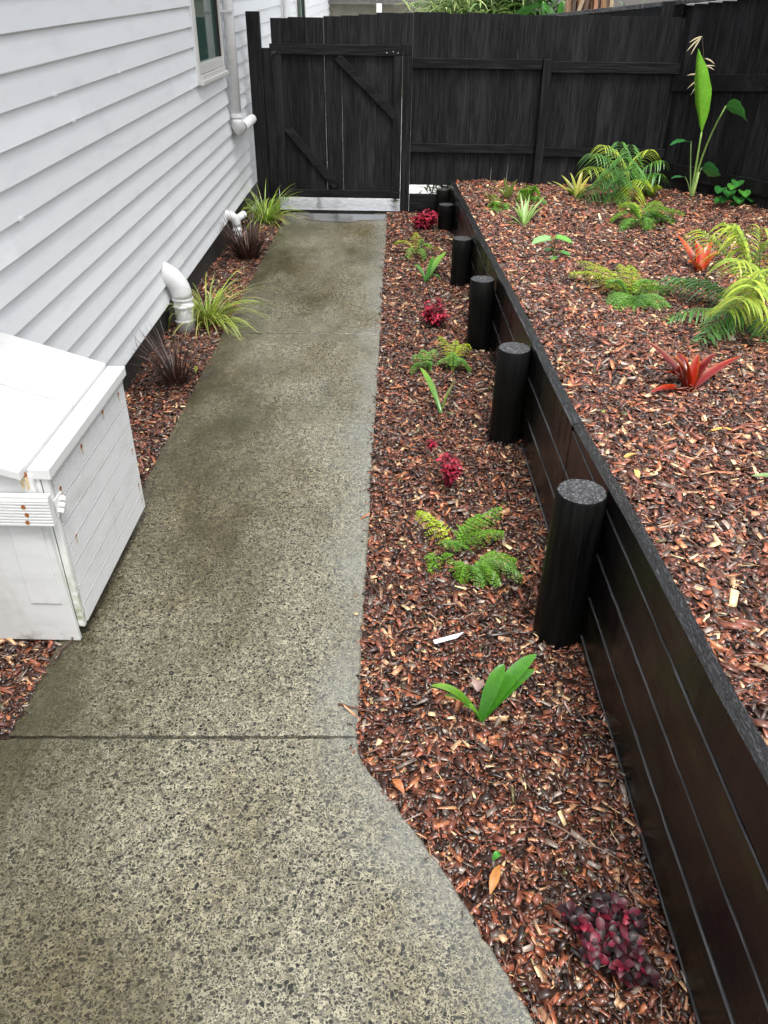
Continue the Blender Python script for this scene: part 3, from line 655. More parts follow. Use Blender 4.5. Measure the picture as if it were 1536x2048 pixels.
# ------------------------------------------------------------------ plants: shape helpers
def cv(c, a=.2):
    k = 1+random.uniform(-a, a); return (c[0]*k*random.uniform(.9, 1.1), c[1]*k, c[2]*k*random.uniform(.85, 1.15))
def quad(a, b, c, n):
    return [a*(1-t)**2+b*(2*t*(1-t))+c*t*t for t in [k/(n-1) for k in range(n)]]
def arc(p0, az, el, length, bend, n=9):        # a blade that starts at elevation el and droops by bend radians in all
    P = [Vector(p0)]; st = length/(n-1)
    for k in range(1, n):
        e = el-bend*((k-.5)/(n-1))**1.3
        P.append(P[-1]+Vector((math.cos(az)*math.cos(e), math.sin(az)*math.cos(e), math.sin(e)))*st)
    return P
def tuft(name, base, label, cat, n, Lr, w, cols, tips, spread=1.0, bend=(1.0, 2.2), rbase=.05, el=(.7, 1.5), lean=(0, 0), group=None):
    t = empty(name, base, label, cat, group); m = MB()
    for _ in range(n):
        az = random.uniform(0, 2*math.pi); r = rbase*math.sqrt(random.random())
        ln = random.uniform(*Lr); e = random.uniform(*el)
        p0 = Vector(base)+Vector((math.cos(az)*r, math.sin(az)*r, -.01)); a2 = az+random.uniform(-.5, .5)
        P = arc(p0, a2, e, ln, random.uniform(*bend)*spread, 9)
        P = [p+Vector((lean[0], lean[1], 0))*(k/8)**1.5 for k, p in enumerate(P)]
        P = [Vector((p.x, p.y, max(p.z, .006+.002*k))) for k, p in enumerate(P)]
        P = [Vector((max(p.x, HX+.03), p.y, p.z)) for p in P]
        c = cv(random.choice(cols), .3); c2 = cv(random.choice(tips), .3)
        sd = Vector((-math.sin(a2), math.cos(a2), random.uniform(-.4, .4)))
        m.ribbon(P, [w*random.uniform(.7, 1.1)*q for q in (.8, 1, 1, 1, .95, .85, .65, .4, .06)], sd, c, c2, fold=.4)
    m.build('blades', M_LEAF, t, smooth=True); return t
YG = [(.26, .38, .03), (.36, .46, .05), (.15, .26, .02), (.3, .26, .1)]; YT = [(.42, .52, .10), (.34, .48, .06), (.45, .42, .14)]
DK = [(.025, .010, .007), (.045, .017, .010), (.012, .007, .006)]; DT = [(.08, .035, .024), (.03, .015, .012), (.14, .08, .05)]
tuft('grass_tussock', at(417, 648), 'yellow-green grass tussock between the big white pipe and the path', 'grass', 230, (.16, .62), .0046, YG, YT, rbase=.06, bend=(1.2, 2.7), lean=(.09, 0))
tuft('grass_tussock', at(532, 447), 'bright green grass tussock at the foot of the tall black gate post', 'grass', 210, (.16, .55), .0055, [(.2, .42, .03), (.28, .48, .05), (.12, .3, .02)], YT, rbase=.06, bend=(.8, 2.3), lean=(.02, 0))
tuft('dark_tussock', at(352, 765), 'dark bronze tussock grass in mulch beside the white storage box', 'grass', 170, (.2, .46), .0032, DK, DT, rbase=.08, bend=(.2, 1.1), el=(.6, 1.45), lean=(-.02, -.03))
tuft('dark_tussock', at(497, 517), 'dark bronze tussock grass between the two yellow-green tussocks', 'grass', 240, (.2, .5), .0042, DK, DT, rbase=.09, bend=(.2, 1.1), el=(.8, 1.5), lean=(-.03, .02))

def leafed(name, base, label, cat, leaves, mat=M_GLOSS, group=None):
    """leaves: (tip, lift, halfwidth, col0, col1, fold, shape) drawn from the base; each one a child mesh"""
    t = empty(name, base, label, cat, group); B = Vector(base)
    for (tip, lift, hw, c0, c1, fold, shape, *md) in leaves:
        tip = Vector(tip); mid = B.lerp(tip, .5)+Vector((0, 0, lift)); P = quad(B+Vector((0, 0, -.008)), mid, tip, 13)
        d = tip-B; sd = Vector((-d.y, d.x, 0)); sd = sd.normalized() if sd.length > .02 else Vector((1, 0, 0))
        if shape == 'strap': W = [.55, .6, .7, .82, .93, 1, 1, 1, .95, .86, .7, .45, .04]
        elif shape == 'taper': W = [1, 1.02, 1, .98, .95, .9, .83, .75, .66, .54, .4, .22, .02]
        elif shape == 'spoon': W = [.12, .12, .13, .2, .45, .75, .95, 1, .97, .85, .62, .33, .02]
        m = MB(); m.ribbon(P, [hw*q for q in W], sd, c0, c1, fold=fold, mid=md[0] if md else None); m.build('leaf', mat, t, smooth=True)
    return t
G1 = (.035, .16, .010); G2 = (.075, .26, .018); G3 = (.2, .38, .04)
b0 = at(962, 1437, 0)
leafed('clivia_plant', b0, 'strap-leaved bright green plant in front of the nearest tall retaining post', 'plant', [
    (at(1073, 1308, .16), .07, .029, G1, G2, .25, 'strap'), (at(1070, 1338, .10), .06, .026, G1, G2, .25, 'strap'),
    (at(1008, 1328, .17), .05, .028, G1, G2, .3, 'strap'), (at(860, 1372, .10), .10, .017, G1, G3, .2, 'strap'),
    (at(888, 1392, .07), .08, .015, G2, G3, .2, 'strap'), (at(925, 1412, .05), .05, .011, G2, G3, .2, 'strap')])
leafed('strap_leaf_plant', at(882, 824, 0), 'small plant with one upright curled green leaf below the middle ferns', 'plant', [
    (at(840, 735, .16), .06, .02, G1, G3, .5, 'strap'), (at(912, 757, .15), .03, .006, (.08, .12, .02), (.14, .13, .03), .3, 'strap'), (at(900, 775, .13), .03, .006, (.10, .2, .03), (.14, .2, .03), .3, 'strap')])
leafed('strap_leaf_plant', at(852, 562, 0), 'strap-leaved green plant between the far fern and the red bush', 'plant', [
    (at(893, 503, .16), .05, .025, G1, G3, .3, 'strap'), (at(868, 512, .2), .03, .022, G1, G2, .3, 'strap'), (at(826, 530, .10), .08, .018, (.04, .14, .02), G2, .3, 'strap'),
    (at(882, 560, .03), .1, .018, (.04, .14, .02), G1, .3, 'strap'), (at(880, 510, .12), .04, .02, G1, G3, .3, 'strap')])

# ferns: each frond a child
def frond(mb, base, tip, lift, width, c, npin=13, nleaf=8, lf=.008, droop=.03):
    B, T = Vector(base), Vector(tip); P = quad(B, B.lerp(T, .45)+Vector((0, 0, lift)), T, 21)
    mb.tube(P[::2], [.0022*(1-.07*k) for k in range(11)], 4, c=(c[0]*.7, c[1]*.6, c[2]*.7))
    sdg = (T-B); sdg = Vector((-sdg.y, sdg.x, 0)).normalized()
    for i in range(npin):
        f = .22+.76*i/(npin-1); k = f*20; a = P[int(k)].lerp(P[min(20, int(k)+1)], k-int(k)); tg = (P[min(20, int(k)+1)]-P[max(0, int(k)-1)]).normalized()
        ln = width*1.55*min(1, (f-.1)*5)*(1.02-f)**.75*random.uniform(.75, 1.15)+.010
        for s in (-1, 1):
            d = (sdg*s+tg*.55+Vector((0, 0, random.uniform(-.15, .15)))).normalized()
            Q = [a+d*(ln*u)+Vector((0, 0, -droop*u*u-.0)) for u in (0, .25, .5, .75, 1)]
            pd = d.cross(Vector((0, 0, 1))).normalized(); up_ = pd.cross(d)
            for j in range(nleaf):
                u = (j+.6)/nleaf; q = a+d*(ln*u)+Vector((0, 0, -droop*u*u)); sz = lf*(1.15-.75*u)*random.uniform(.8, 1.2)
                cc = cv(c, .28)
                for s2 in (-1, 1):
                    dd = (pd*s2+d*.8).normalized(); ww = dd.cross(up_).normalized()*sz*.38; tl = Vector((0, 0, random.uniform(-.4, .15)*sz))
                    i0 = [mb.vert(q, cc), mb.vert(q+dd*sz*.6+ww+tl*.5, cc), mb.vert(q+dd*sz*1.35+tl, cc), mb.vert(q+dd*sz*.6-ww+tl*.5, cc)]
                    mb.f.append(tuple(i0))
            cc = cv(c, .1)
            q = Q[-1]; i0 = [mb.vert(q-pd*lf*.3, cc), mb.vert(q+d*lf, cc), mb.vert(q+pd*lf*.3, cc)]; mb.f.append(tuple(i0))
FG = (.15, .34, .022); FY_ = (.36, .48, .02); FD = (.09, .24, .03); FB = (.18, .38, .07)
def fern(base, label, fr, lf=.008, npin=13, nleaf=8, group=None):
    t = empty('fern', base, label, 'fern', group)
    for (tip, lift, wd, c) in fr:
        m = MB(); frond(m, base, tip, lift, wd, c, npin, nleaf, lf); m.build('frond', M_LEAF, t)
    return t
fern(at(905, 1112), 'lacy light green fern in the lower bed above the white tag', [
    (at(838, 1022, .13), .10, .05, FY_), (at(1000, 1015, .12), .08, .06, FG), (at(1004, 1062, .07), .10, .05, FG), (at(905, 1085, .10), .08, .05, FB), (at(958, 1030, .15), .06, .055, FG)], lf=.0125, npin=11, nleaf=6)
fern(at(935, 1150), 'dense rounded green fern frond beside the base of the nearest tall post', [
    (at(1042, 1150, .04), .16, .06, FB), (at(1000, 1165, .02), .16, .055, FG), (at(918, 1158, .03), .14, .055, FG), (at(968, 1168, .02), .15, .055, FB), (at(1030, 1118, .08), .12, .05, FG)], lf=.0115, npin=12, nleaf=6)
fern(at(880, 1128), 'tiny broad-leaved fern seedling left of the lacy fern', [(at(856, 1112, .05), .05, .02, FG), (at(862, 1136, .03), .04, .02, FG), (at(900, 1108, .05), .03, .018, FG)], lf=.015, npin=5, nleaf=2)
fern(at(852, 742), 'small blue-green fern tuft left of the brighter fern in mid bed', [(at(828, 715, .05), .12, .04, FB), (at(870, 700, .08), .10, .04, FB), (at(822, 738, .03), .1, .035, FD), (at(862, 738, .02), .1, .035, FD), (at(845, 700, .1), .1, .04, FB)], lf=.011, npin=10, nleaf=6)
fern(at(905, 745), 'rounded yellow-green fern in mid bed beside the third retaining post', [(at(880, 672, .10), .10, .055, FY_), (at(938, 690, .06), .16, .05, FY_), (at(912, 680, .14), .08, .05, FY_), (at(878, 725, .03), .12, .05, FB), (at(940, 738, .02), .12, .05, FD), (at(905, 705, .12), .06, .05, FB), (at(930, 725, .05), .12, .05, FB)], lf=.011, npin=11, nleaf=6)
fern(at(832, 510), 'yellow-green fern near the far end of the lower bed', [(at(790, 486, .07), .15, .05, FY_), (at(832, 465, .16), .1, .055, FY_), (at(862, 492, .1), .12, .05, FG), (at(815, 512, .04), .14, .05, FB), (at(850, 515, .04), .14, .05, FB), (at(845, 480, .15), .1, .05, FB), (at(880, 497, .05), .1, .03, (.2, .2, .03))], lf=.013, npin=10, nleaf=5)
def bfern(bp, label, fr, **k):
    ff = []
    for q in fr:
        ff.append((atbed(*q[0]), q[1], q[2]*1.3, q[3]))
        j = atbed(q[0][0], q[0][1], q[0][2]*random.uniform(.5, 1)); ff.append((j+Vector((random.uniform(-.09, .09), random.uniform(-.12, .12), 0)), q[1]*random.uniform(.8, 1.3), q[2]*1.15, q[3]))
    fern(atbed(*bp), label, ff, **k)
bfern((1262, 605), 'wide low fern with a yellow tip in the centre of the raised bed', [((1142, 545, .07), .16, .06, FY_), ((1175, 532, .12), .14, .06, FY_), ((1260, 530, .18), .1, .06, FY_), ((1215, 610, .03), .14, .06, FB), ((1300, 560, .12), .1, .07, FG), ((1345, 575, .08), .1, .06, FG), ((1340, 612, .03), .12, .06, FB), ((1300, 615, .02), .12, .06, FD), ((1235, 560, .15), .08, .07, FG), ((1240, 620, .02), .1, .05, FB)], lf=.013, npin=14, nleaf=7)
bfern((1283, 455), 'twin-mounded fine green fern in front of the big palm', [((1222, 440, .06), .22, .07, FG), ((1240, 415, .14), .18, .07, FY_), ((1262, 408, .2), .1, .07, FG), ((1320, 405, .16), .16, .07, FG), ((1345, 425, .1), .2, .07, FG), ((1325, 445, .03), .2, .07, FD), ((1235, 458, .02), .15, .06, FB), ((1300, 460, .02), .15, .06, FB), ((1345, 445, .04), .16, .06, FD)], lf=.016, npin=14, nleaf=6)
bfern((1300, 400), 'upright lacy fern right against the big palm', [((1285, 345, .2), .06, .05, FG), ((1305, 350, .22), .05, .05, FG), ((1315, 372, .15), .1, .05, FY_), ((1280, 380, .08), .1, .05, FD)], lf=.018, npin=12, nleaf=5)
bfern((1055, 405), 'soft light green fern mound behind the striped spider plant', [((1035, 395, .08), .16, .05, FG), ((1055, 370, .18), .08, .06, FG), ((1078, 385, .1), .14, .05, FG), ((1075, 405, .03), .12, .05, FB), ((1045, 380, .14), .1, .05, FG)], lf=.016, npin=12, nleaf=5)
bfern((1000, 422), 'small fern patch in front of the pale bromeliad by the wall end', [((978, 412, .04), .12, .05, FG), ((1015, 415, .04), .1, .05, FB), ((995, 430, .01), .08, .05, FB), ((985, 388, .1), .08, .05, (.2, .28, .04))], lf=.016, npin=9, nleaf=5)

# red bushes: stems and round or pointed leaves
def bush(base, label, r, h, ns, lf, cols, stemc, pointed=True, cat='shrub', sq=.5):
    t = empty('red_leaf_plant', base, label, cat); B = Vector(base); fm = MB(); sm = MB()
    for _ in range(ns):
        az = random.uniform(0, 6.28); rr = r*math.sqrt(random.random()); hh = h*random.uniform(.45, 1)*(1-.35*(rr/r)**2)
        tp = B+Vector((math.cos(az)*rr, math.sin(az)*rr, hh)); st = quad(B+Vector((math.cos(az)*rr*.3, math.sin(az)*rr*.3, -.01)), B.lerp(tp, .5)+Vector((math.cos(az)*rr*.2, math.sin(az)*rr*.2, 0)), tp, 6)
        sm.tube(st, [.0026, .0026, .0023, .002, .0018, .0014], 5, c=stemc)
        for lev in (1.0, .82, .62):
            p = st[0].lerp(tp, lev) if lev < 1 else tp; nl = 6 if lev == 1 else 4
            for k in range(nl):
                a = 6.28*k/nl+random.uniform(-.4, .4); e = random.uniform(-.1, .8) if lev == 1 else random.uniform(-.4, .5); s = lf*random.uniform(.6, 1.15)
                d = Vector((math.cos(a)*math.cos(e), math.sin(a)*math.cos(e), math.sin(e))); sd = Vector((-math.sin(a), math.cos(a), random.uniform(-.3, .3)))
                P = [p+d*(s*u)+Vector((0, 0, -s*.35*u*u)) for u in (0, .2, .45, .7, .9, 1)]; c = cv(random.choice(cols), .35)
                W = (.06, .18, .24, .2, .09, .01) if pointed else (.1, .27, .36, .3, .15, .02)
                fm.ribbon(P, [s*q for q in W], sd, c, c, fold=.25, mid=None if pointed else [q*1.5 for q in c])
    sm.build('stems', M_STALK, t, smooth=True); fm.build('foliage', M_DULL, t, smooth=True); return t
CR = [(.38, .015, .04), (.25, .01, .03), (.5, .03, .07), (.12, .008, .015)]
PR = [(.018, .004, .006), (.035, .004, .008), (.008, .003, .004), (.012, .004, .005), (.16, .008, .025), (.05, .006, .012), (.09, .006, .015)]
bush(at(1205, 1905), 'glossy dark purple-red round-leaved plant in the near corner of the lower bed', .125, .10, 22, .034, PR, (.35, .01, .05), pointed=False)
bush(at(895, 968), 'crimson plant with thin upright shoots in the lower bed', .06, .20, 14, .034, CR, (.3, .01, .04))
bush(at(862, 900, .04), 'small crimson shoot leaning left of the crimson plant', .03, .08, 5, .03, CR, (.3, .01, .04))
bush(at(868, 650), 'spiky crimson bush between the mid fern and the strap-leaved plant', .10, .2, 26, .042, CR, (.2, .01, .03))
bush(at(851, 458), 'wide crimson bush at the far end of the lower bed under the fence', .16, .2, 44, .05, CR, (.2, .01, .03))
m = MB()

# bromeliads
def brom(bp, label, tips, hw, c0s, c1s, lift=.06, fold=.45, shape='taper', cat='bromeliad', nx=0):
    base = atbed(*bp); lv = []
    for (x, y, h) in tips: lv.append((atbed(x, y, h), lift*random.uniform(.6, 1.3), hw*random.uniform(.85, 1.1), cv(random.choice(c0s), .2), cv(random.choice(c1s), .2), fold, shape, [q*.85 for q in random.choice(c0s)]))
    return leafed('bromeliad', base, label, cat, lv)
RB = [(.28, .008, .006), (.40, .02, .006), (.16, .005, .008)]; RT = [(.55, .11, .012), (.50, .07, .010), (.34, .15, .02)]
brom((1375, 783), 'red and orange open bromeliad, nearest one in the raised bed', [(1284, 680, .2), (1340, 712, .16), (1365, 715, .17), (1397, 708, .17), (1433, 705, .18), (1484, 712, .13), (1300, 786, .05), (1352, 705, .13), (1418, 730, .12), (1330, 745, .08)], .033, RB, RT)
brom((1398, 546), 'orange bromeliad half hidden by the yellow palm fronds', [(1352, 468, .22), (1372, 500, .12), (1400, 490, .18), (1425, 480, .2), (1440, 505, .13), (1375, 525, .1), (1390, 480, .22)], .036, [(.5, .06, .01), (.42, .02, .01)], [(.7, .17, .02), (.6, .2, .03)])
brom((1152, 398), 'yellow and green bromeliad left of the big palm', [(1103, 362, .14), (1122, 350, .2), (1140, 345, .24), (1165, 342, .26), (1180, 352, .2), (1125, 378, .08), (1170, 380, .1), (1190, 368, .14)], .026, [(.28, .34, .05), (.4, .36, .06)], [(.55, .45, .08), (.4, .4, .08), (.3, .24, .05)])
brom((1015, 400), 'pale lime bromeliad rosette near the far wall end', [(972, 372, .16), (985, 362, .2), (1008, 355, .24), (1035, 358, .22), (1048, 368, .16), (1020, 372, .14), (995, 380, .1)], .026, [(.32, .46, .09), (.40, .52, .14)], [(.45, .58, .14), (.5, .6, .2)])
# striped spider plant
base = atbed(1047, 455); sp = empty('spider_plant', base, 'cream-striped spider plant standing alone near the far retaining posts', 'plant')
for (x, y, h, w_) in ((1040, 385, .26, .012), (1052, 395, .22, .014), (1093, 390, .22, .013), (1085, 400, .2, .013), (1030, 400, .2, .013), (1003, 428, .08, .010), (1008, 448, .02, .009), (1070, 405, .2, .012), (1060, 388, .24, .012), (1023, 410, .16, .012), (1090, 412, .14, .010), (1038, 420, .14, .012)):
    m = MB(); B = Vector(base); tip = atbed(x, y, h); P = quad(B, B.lerp(tip, .45)+Vector((0, 0, .06)), tip, 11); d = tip-B
    m.ribbon(P, [w_*q for q in (.8, .9, 1, 1, 1, .95, .85, .7, .5, .3, .03)], Vector((-d.y, d.x, .01)), (.62, .66, .30), (.6, .66, .3), fold=.25, mid=(.16, .36, .05)); m.build('leaf', M_LEAF, sp, smooth=True)

# blades (broad leaf on a stalk)
def broad(t, stalk, tipdir, length, hw, col, curl=.2, fold=.3, side=None, name='leaf', shape='ovate', stc=(.2, .35, .08), sr=.004, notch=False):
    m = MB(); m.tube(stalk, [sr*(1.3-.5*k/(len(stalk)-1)) for k in range(len(stalk))], 7, c=stc); m.build('stalk', M_STALK, t, smooth=True)
    S = stalk[-1]; d = Vector(tipdir).normalized(); n = 13
    P = [S+d*(length*k/(n-1))+Vector((0, 0, -curl*length*(k/(n-1))**2)) for k in range(n)]
    W = {'ovate': [.1, .55, .85, .98, 1, .97, .9, .8, .68, .53, .36, .18, .01], 'round': [.45, .8, .95, 1, 1, 1, .97, .92, .84, .72, .55, .34, .05], 'lance': [.05, .3, .55, .75, .9, 1, 1, .95, .85, .7, .5, .28, .01]}[shape]
    sd = side or Vector((-d.y, d.x, 0)); m = MB(); rows = []
    for k, p in enumerate(P):
        tg = (P[min(k+1, n-1)]-P[max(k-1, 0)]).normalized(); s_ = (Vector(sd)-tg*Vector(sd).dot(tg)).normalized(); nn = s_.cross(tg)
        if nn.z < 0: nn = -nn
        r = []
        for j in range(-3, 4):
            f = abs(j)/3; wv = .012*length*math.sin(k*1.9+j)*f
            back = -tg*(.22*length*f*f*(1-k/n) if notch else 0)
            cc = [q*(1.45 if j == 0 else (1.0+.10*((k+abs(j)) % 2))) for q in col]
            r.append(m.vert(p+back+s_*(j/3*hw*W[k])+nn*(fold*hw*W[k]*f*f+wv), cc))
        rows.append(r)
    for k in range(n-1):
        for j in range(6): m.f.append((rows[k][j], rows[k][j+1], rows[k+1][j+1], rows[k+1][j]))
    m.build(name, M_GLOSS, t, smooth=True)
# bird-of-paradise
B = atbed(1386, 378); B = Vector((B.x*9.15/B.y, 9.15, zbed(2.95, 9.15))); st = empty('banana_leaf_plant', B, 'tall banana-leaved plant with one upright bright leaf in the fence corner', 'plant')
def pxy(x, y, Y):                  # point of pixel (x, y) at the depth plane Y
    d = R@np.array([x-768, y-1024, FPX]); t = Y/d[1]; return Vector((d[0]*t, Y, CAM_H+d[2]*t))
Yb = B.y
broad(st, quad(B, pxy(1392, 330, Yb), pxy(1403, 265, Yb-.02), 8), pxy(1398, 140, Yb-.05)-pxy(1403, 265, Yb-.02), .78, .085, (.16, .42, .03), curl=0, fold=.9, side=Vector((.8, -.6, 0)), shape='lance', stc=(.25, .4, .1), sr=.011)
broad(st, quad(B, pxy(1400, 300, Yb), pxy(1452, 212, 8.85), 8), pxy(1530, 192, 8.2)-pxy(1452, 212, 8.85), .46, .062, (.045, .17, .03), curl=.4, fold=.15, side=Vector((0, -.35, .95)), stc=(.25, .4, .1), sr=.009)
broad(st, quad(B, pxy(1380, 330, Yb), pxy(1382, 285, Yb), 8), pxy(1337, 270, Yb-.15)-pxy(1382, 285, Yb), .3, .07, (.03, .15, .04), curl=.3, fold=.2, stc=(.16, .25, .08), sr=.007)
broad(st, quad(B, pxy(1392, 355, Yb), pxy(1404, 335, Yb), 8), pxy(1452, 345, 8.7)-pxy(1404, 335, Yb), .38, .07, (.03, .15, .035), curl=.1, fold=.2, side=Vector((0, -.4, .9)), stc=(.16, .25, .08), sr=.006)
broad(st, quad(B, pxy(1378, 365, Yb), pxy(1370, 354, Yb), 8), pxy(1335, 352, Yb-.15)-pxy(1370, 354, Yb), .22, .045, (.04, .17, .05), curl=.1, fold=.2, stc=(.16, .25, .08), sr=.005)
m = MB(); m.tube([B-Vector((0, 0, .02)), B+Vector((.01, 0, .1)), B+Vector((.025, 0, .28))], [.028, .022, .012], 10, c=(.3, .42, .12)); m.build('stem', M_STALK, st, smooth=True)
# big round-leaved plant
B = atbed(1466, 402); lg = empty('round_leaf_plant', B, 'glossy dark green round-leaved plant at the foot of the side fence', 'plant')
for (x, y, h, r) in ((1440, 378, .2, .06), (1458, 385, .16, .06), (1475, 365, .28, .06), (1448, 398, .1, .055), (1490, 385, .16, .06), (1478, 398, .1, .06), (1500, 395, .1, .06), (1465, 372, .2, .055), (1488, 402, .05, .05), (1437, 400, .06, .05), (1470, 408, .04, .05)):
    e = atbed(x, y, h); d = Vector((e.x-B.x, e.y-B.y-.02, .0)); d = d.normalized() if d.length > .01 else Vector((0, -1, 0)); s_ = e-d*r
    broad(lg, quad(B, B.lerp(s_, .5)+Vector((0, 0, .04)), s_, 6), d+Vector((0, 0, -.15)), r*2, r*1.0, random.choice([(.02, .11, .02), (.03, .14, .025), (.06, .22, .03)]), curl=.15, fold=.25, shape='round', stc=(.08, .16, .04), notch=True)
B = atbed(1106, 512); lg = empty('taro_plant', B, 'young plant with two big heart-shaped pale green leaves, alone in the raised bed', 'plant')
for (x, y, h, r, cl, dd) in ((1090, 478, .16, .085, (.24, .46, .16), (-1, -.35, 0)), (1122, 476, .17, .072, (.15, .4, .05), (.9, -.5, 0)), (1106, 515, .035, .04, (.08, .28, .03), (0, -1, 0)), (1128, 505, .04, .045, (.07, .24, .04), (.8, -.6, 0)), (1098, 498, .08, .035, (.06, .2, .03), (-.7, -.7, 0))):
    e = atbed(x, y, h); d = Vector(dd).normalized(); s_ = e-d*r*.5
    broad(lg, quad(B, B.lerp(s_, .5)+Vector((0, .01, .03)), s_, 6), d, r*1.8, r*.85, cl, curl=.2, fold=.12, shape='round', stc=(.12, .22, .05), notch=True)

# palms: each arching frond a child
def palmfrond(t, B, tip, lift, leaf, hw, cols, n=17, droop=.5, start=.3):
    B, T = Vector(B), Vector(tip); P = quad(B, B.lerp(T, .5)+Vector((0, 0, lift)), T, 25); m = MB()
    m.tube(P[::3], [.0045*(1-.09*k) for k in range(9)], 5, c=(.22, .32, .06))
    for i in range(n):
        f = start+(1-start)*i/(n-1); k = f*24; a = P[int(k)].lerp(P[min(24, int(k)+1)], k-int(k)); tg = (P[min(24, int(k)+1)]-P[max(0, int(k)-1)]).normalized()
        sdv = tg.cross(Vector((0, 0, 1))); sdv = sdv.normalized() if sdv.length > .05 else Vector((1, 0, 0))
        ln = leaf*1.2*(.55+.45*math.sin(math.pi*min(1, .15+.85*(i/(n-1)))))*random.uniform(.85, 1.1)
        for s in (-1, 1):
            d = (sdv*s*.9+tg*random.uniform(.5, .95)+Vector((0, 0, random.uniform(.1, .4)))).normalized(); c = cv(random.choice(cols), .2)
            Q = [a+d*(ln*u)+Vector((0, 0, -droop*1.25*ln*u*u)) for u in (0, .2, .4, .6, .8, 1)]
            m.ribbon(Q, [hw*.85*q for q in (.35, .9, 1, .85, .5, .05)], d.cross(Vector((0, 0, 1))), c, cv(c, .15), fold=.35)
    m.build('frond', M_LEAF, t, smooth=True)
PG = [(.09, .28, .03), (.15, .36, .05), (.06, .2, .03)]; PY = [(.38, .52, .04), (.48, .60, .06), (.28, .42, .04)]; PB = [(.10, .28, .06), (.18, .38, .12)]
B = atbed(1243, 392); pa = empty('palm', B, 'bushy mid-green palm clump in front of the back fence', 'palm')
for (x, y, h) in ((1172, 340, .34), (1185, 308, .5), (1205, 290, .58), (1240, 285, .64), (1262, 290, .62), (1300, 300, .52), (1325, 322, .4), (1320, 350, .28), (1180, 375, .14), (1170, 395, .06), (1225, 400, .08), (1215, 345, .36), (1270, 335, .42), (1250, 315, .5), (1290, 370, .2), (1200, 362, .25), (1240, 360, .3), (1265, 395, .1), (1200, 405, .03)):
    palmfrond(pa, B+Vector((random.uniform(-.06, .06), random.uniform(-.05, .05), 0)), atbed(x, y, h), random.uniform(.12, .26), random.uniform(.15, .22), .0075, PG+PB if random.random() < .7 else PY, n=14, droop=.75)
for k in range(5):
    m = MB(); q = B+Vector((random.uniform(-.05, .05), random.uniform(-.04, .04), 0)); m.tube([q, q+Vector((random.uniform(-.03, .03), 0, .12)), q+Vector((random.uniform(-.06, .06), 0, .26))], [.009, .008, .006], 7, c=(.14, .24, .06)); m.build('cane', M_STALK, pa, smooth=True)
B = atbed(1508, 640); pb = empty('palm', B, 'large yellow-green palm clump at the right edge of the raised bed', 'palm')
for (x, y, h, c, lf) in ((1400, 462, .46, PY, .22), (1450, 450, .52, PY, .22), (1470, 455, .52, PY, .24), (1520, 460, .55, PY, .24), (1560, 480, .5, PY, .24), (1340, 555, .16, PB, .16), (1350, 560, .12, PB, .15), (1390, 565, .13, PG, .14), (1330, 640, .03, PG, .12), (1395, 690, .02, PB, .13), (1415, 660, .06, PG, .14), (1480, 600, .34, PY, .2), (1500, 575, .42, PY, .22), (1455, 620, .2, PY, .17), (1530, 680, .03, PB, .14), (1560, 640, .2, PY, .18), (1500, 560, .4, PY, .2), (1470, 520, .45, PY, .2), (1545, 540, .45, PY, .22)):
    palmfrond(pb, B+Vector((random.uniform(-.05, .05), random.uniform(-.05, .05), 0)), atbed(x, y, h), random.uniform(.10, .2), lf*.85, .0085, c, n=16, droop=.65, start=.35)
for k in range(6):
    m = MB(); q = B+Vector((random.uniform(-.05, .05), random.uniform(-.04, .04), 0)); m.tube([q, q+Vector((random.uniform(-.03, .03), 0, .15)), q+Vector((random.uniform(-.06, .06), 0, .32))], [.011, .009, .006], 7, c=(.2, .32, .06)); m.build('cane', M_STALK, pb, smooth=True)

# ------------------------------------------------------------------ small things lying about
b_ = at(900, 1276, .008); tg_ = empty('plant_tag', b_, 'blank white plastic plant tag lying on the mulch', 'plant tag')
m = MB(); p, q = at(868, 1284, .010), at(912, 1272, .014); r_ = at(928, 1264, .014); sd = (q-p).cross(Vector((0, 0, 1))).normalized()*.0115
ids = [m.vert(v) for v in (p-sd, p+sd, q+sd, r_, q-sd)]; ids2 = [m.vert(Vector(m.v[i])-Vector((0, 0, .0012))) for i in ids]
m.f.append(tuple(ids)); m.f.append(tuple(ids2[::-1]))
for k in range(5): m.f.append((ids[k], ids2[k], ids2[(k+1) % 5], ids[(k+1) % 5]))
m.build('tag_blade', plain('tag_plastic', (.85, .85, .85), .35), tg_)
def stick(a, b__, r, c, label, name='twig', kink=.01):
    P = [Vector(a).lerp(Vector(b__), k/7)+Vector((random.uniform(-1, 1), random.uniform(-1, 1), random.uniform(-.3, .5)))*kink*(0 < k < 7) for k in range(8)]
    m = MB(); m.tube(P, [r*(1.1-.08*k) for k in range(8)], 7, c=c); o = m.build(name, M_CHIP, smooth=True); tag(o, label, 'twig'); return o
stick(at(676, 1408, .008), at(752, 1424, .012), .0042, (.12, .045, .025), 'red-brown twig poking from the mulch onto the path by the joint', kink=.003)
stick(at(975, 1270, .012), at(1072, 1264, .014), .007, (.05, .035, .028), 'thick dark stick lying left of the nearest tall post base')
stick(atbed(1385, 1118, .02), atbed(1518, 1108, .02), .005, (.36, .2, .12), 'long pale stick lying on the raised bed near its right edge')
stick(at(732, 1150, .01), at(760, 1195, .014), .005, (.05, .03, .02), 'curved dark stick against the path edge', kink=.008)
stick(at(1085, 1640, .02), at(1240, 1720, .02), .0035, (.16, .1, .07), 'thin grey-brown twig above the purple-red plant', kink=.008)
stick(at(1258, 1765, .02), at(1290, 1865, .02), .004, (.2, .11, .08), 'thin twig lying right of the purple-red plant', kink=.006)
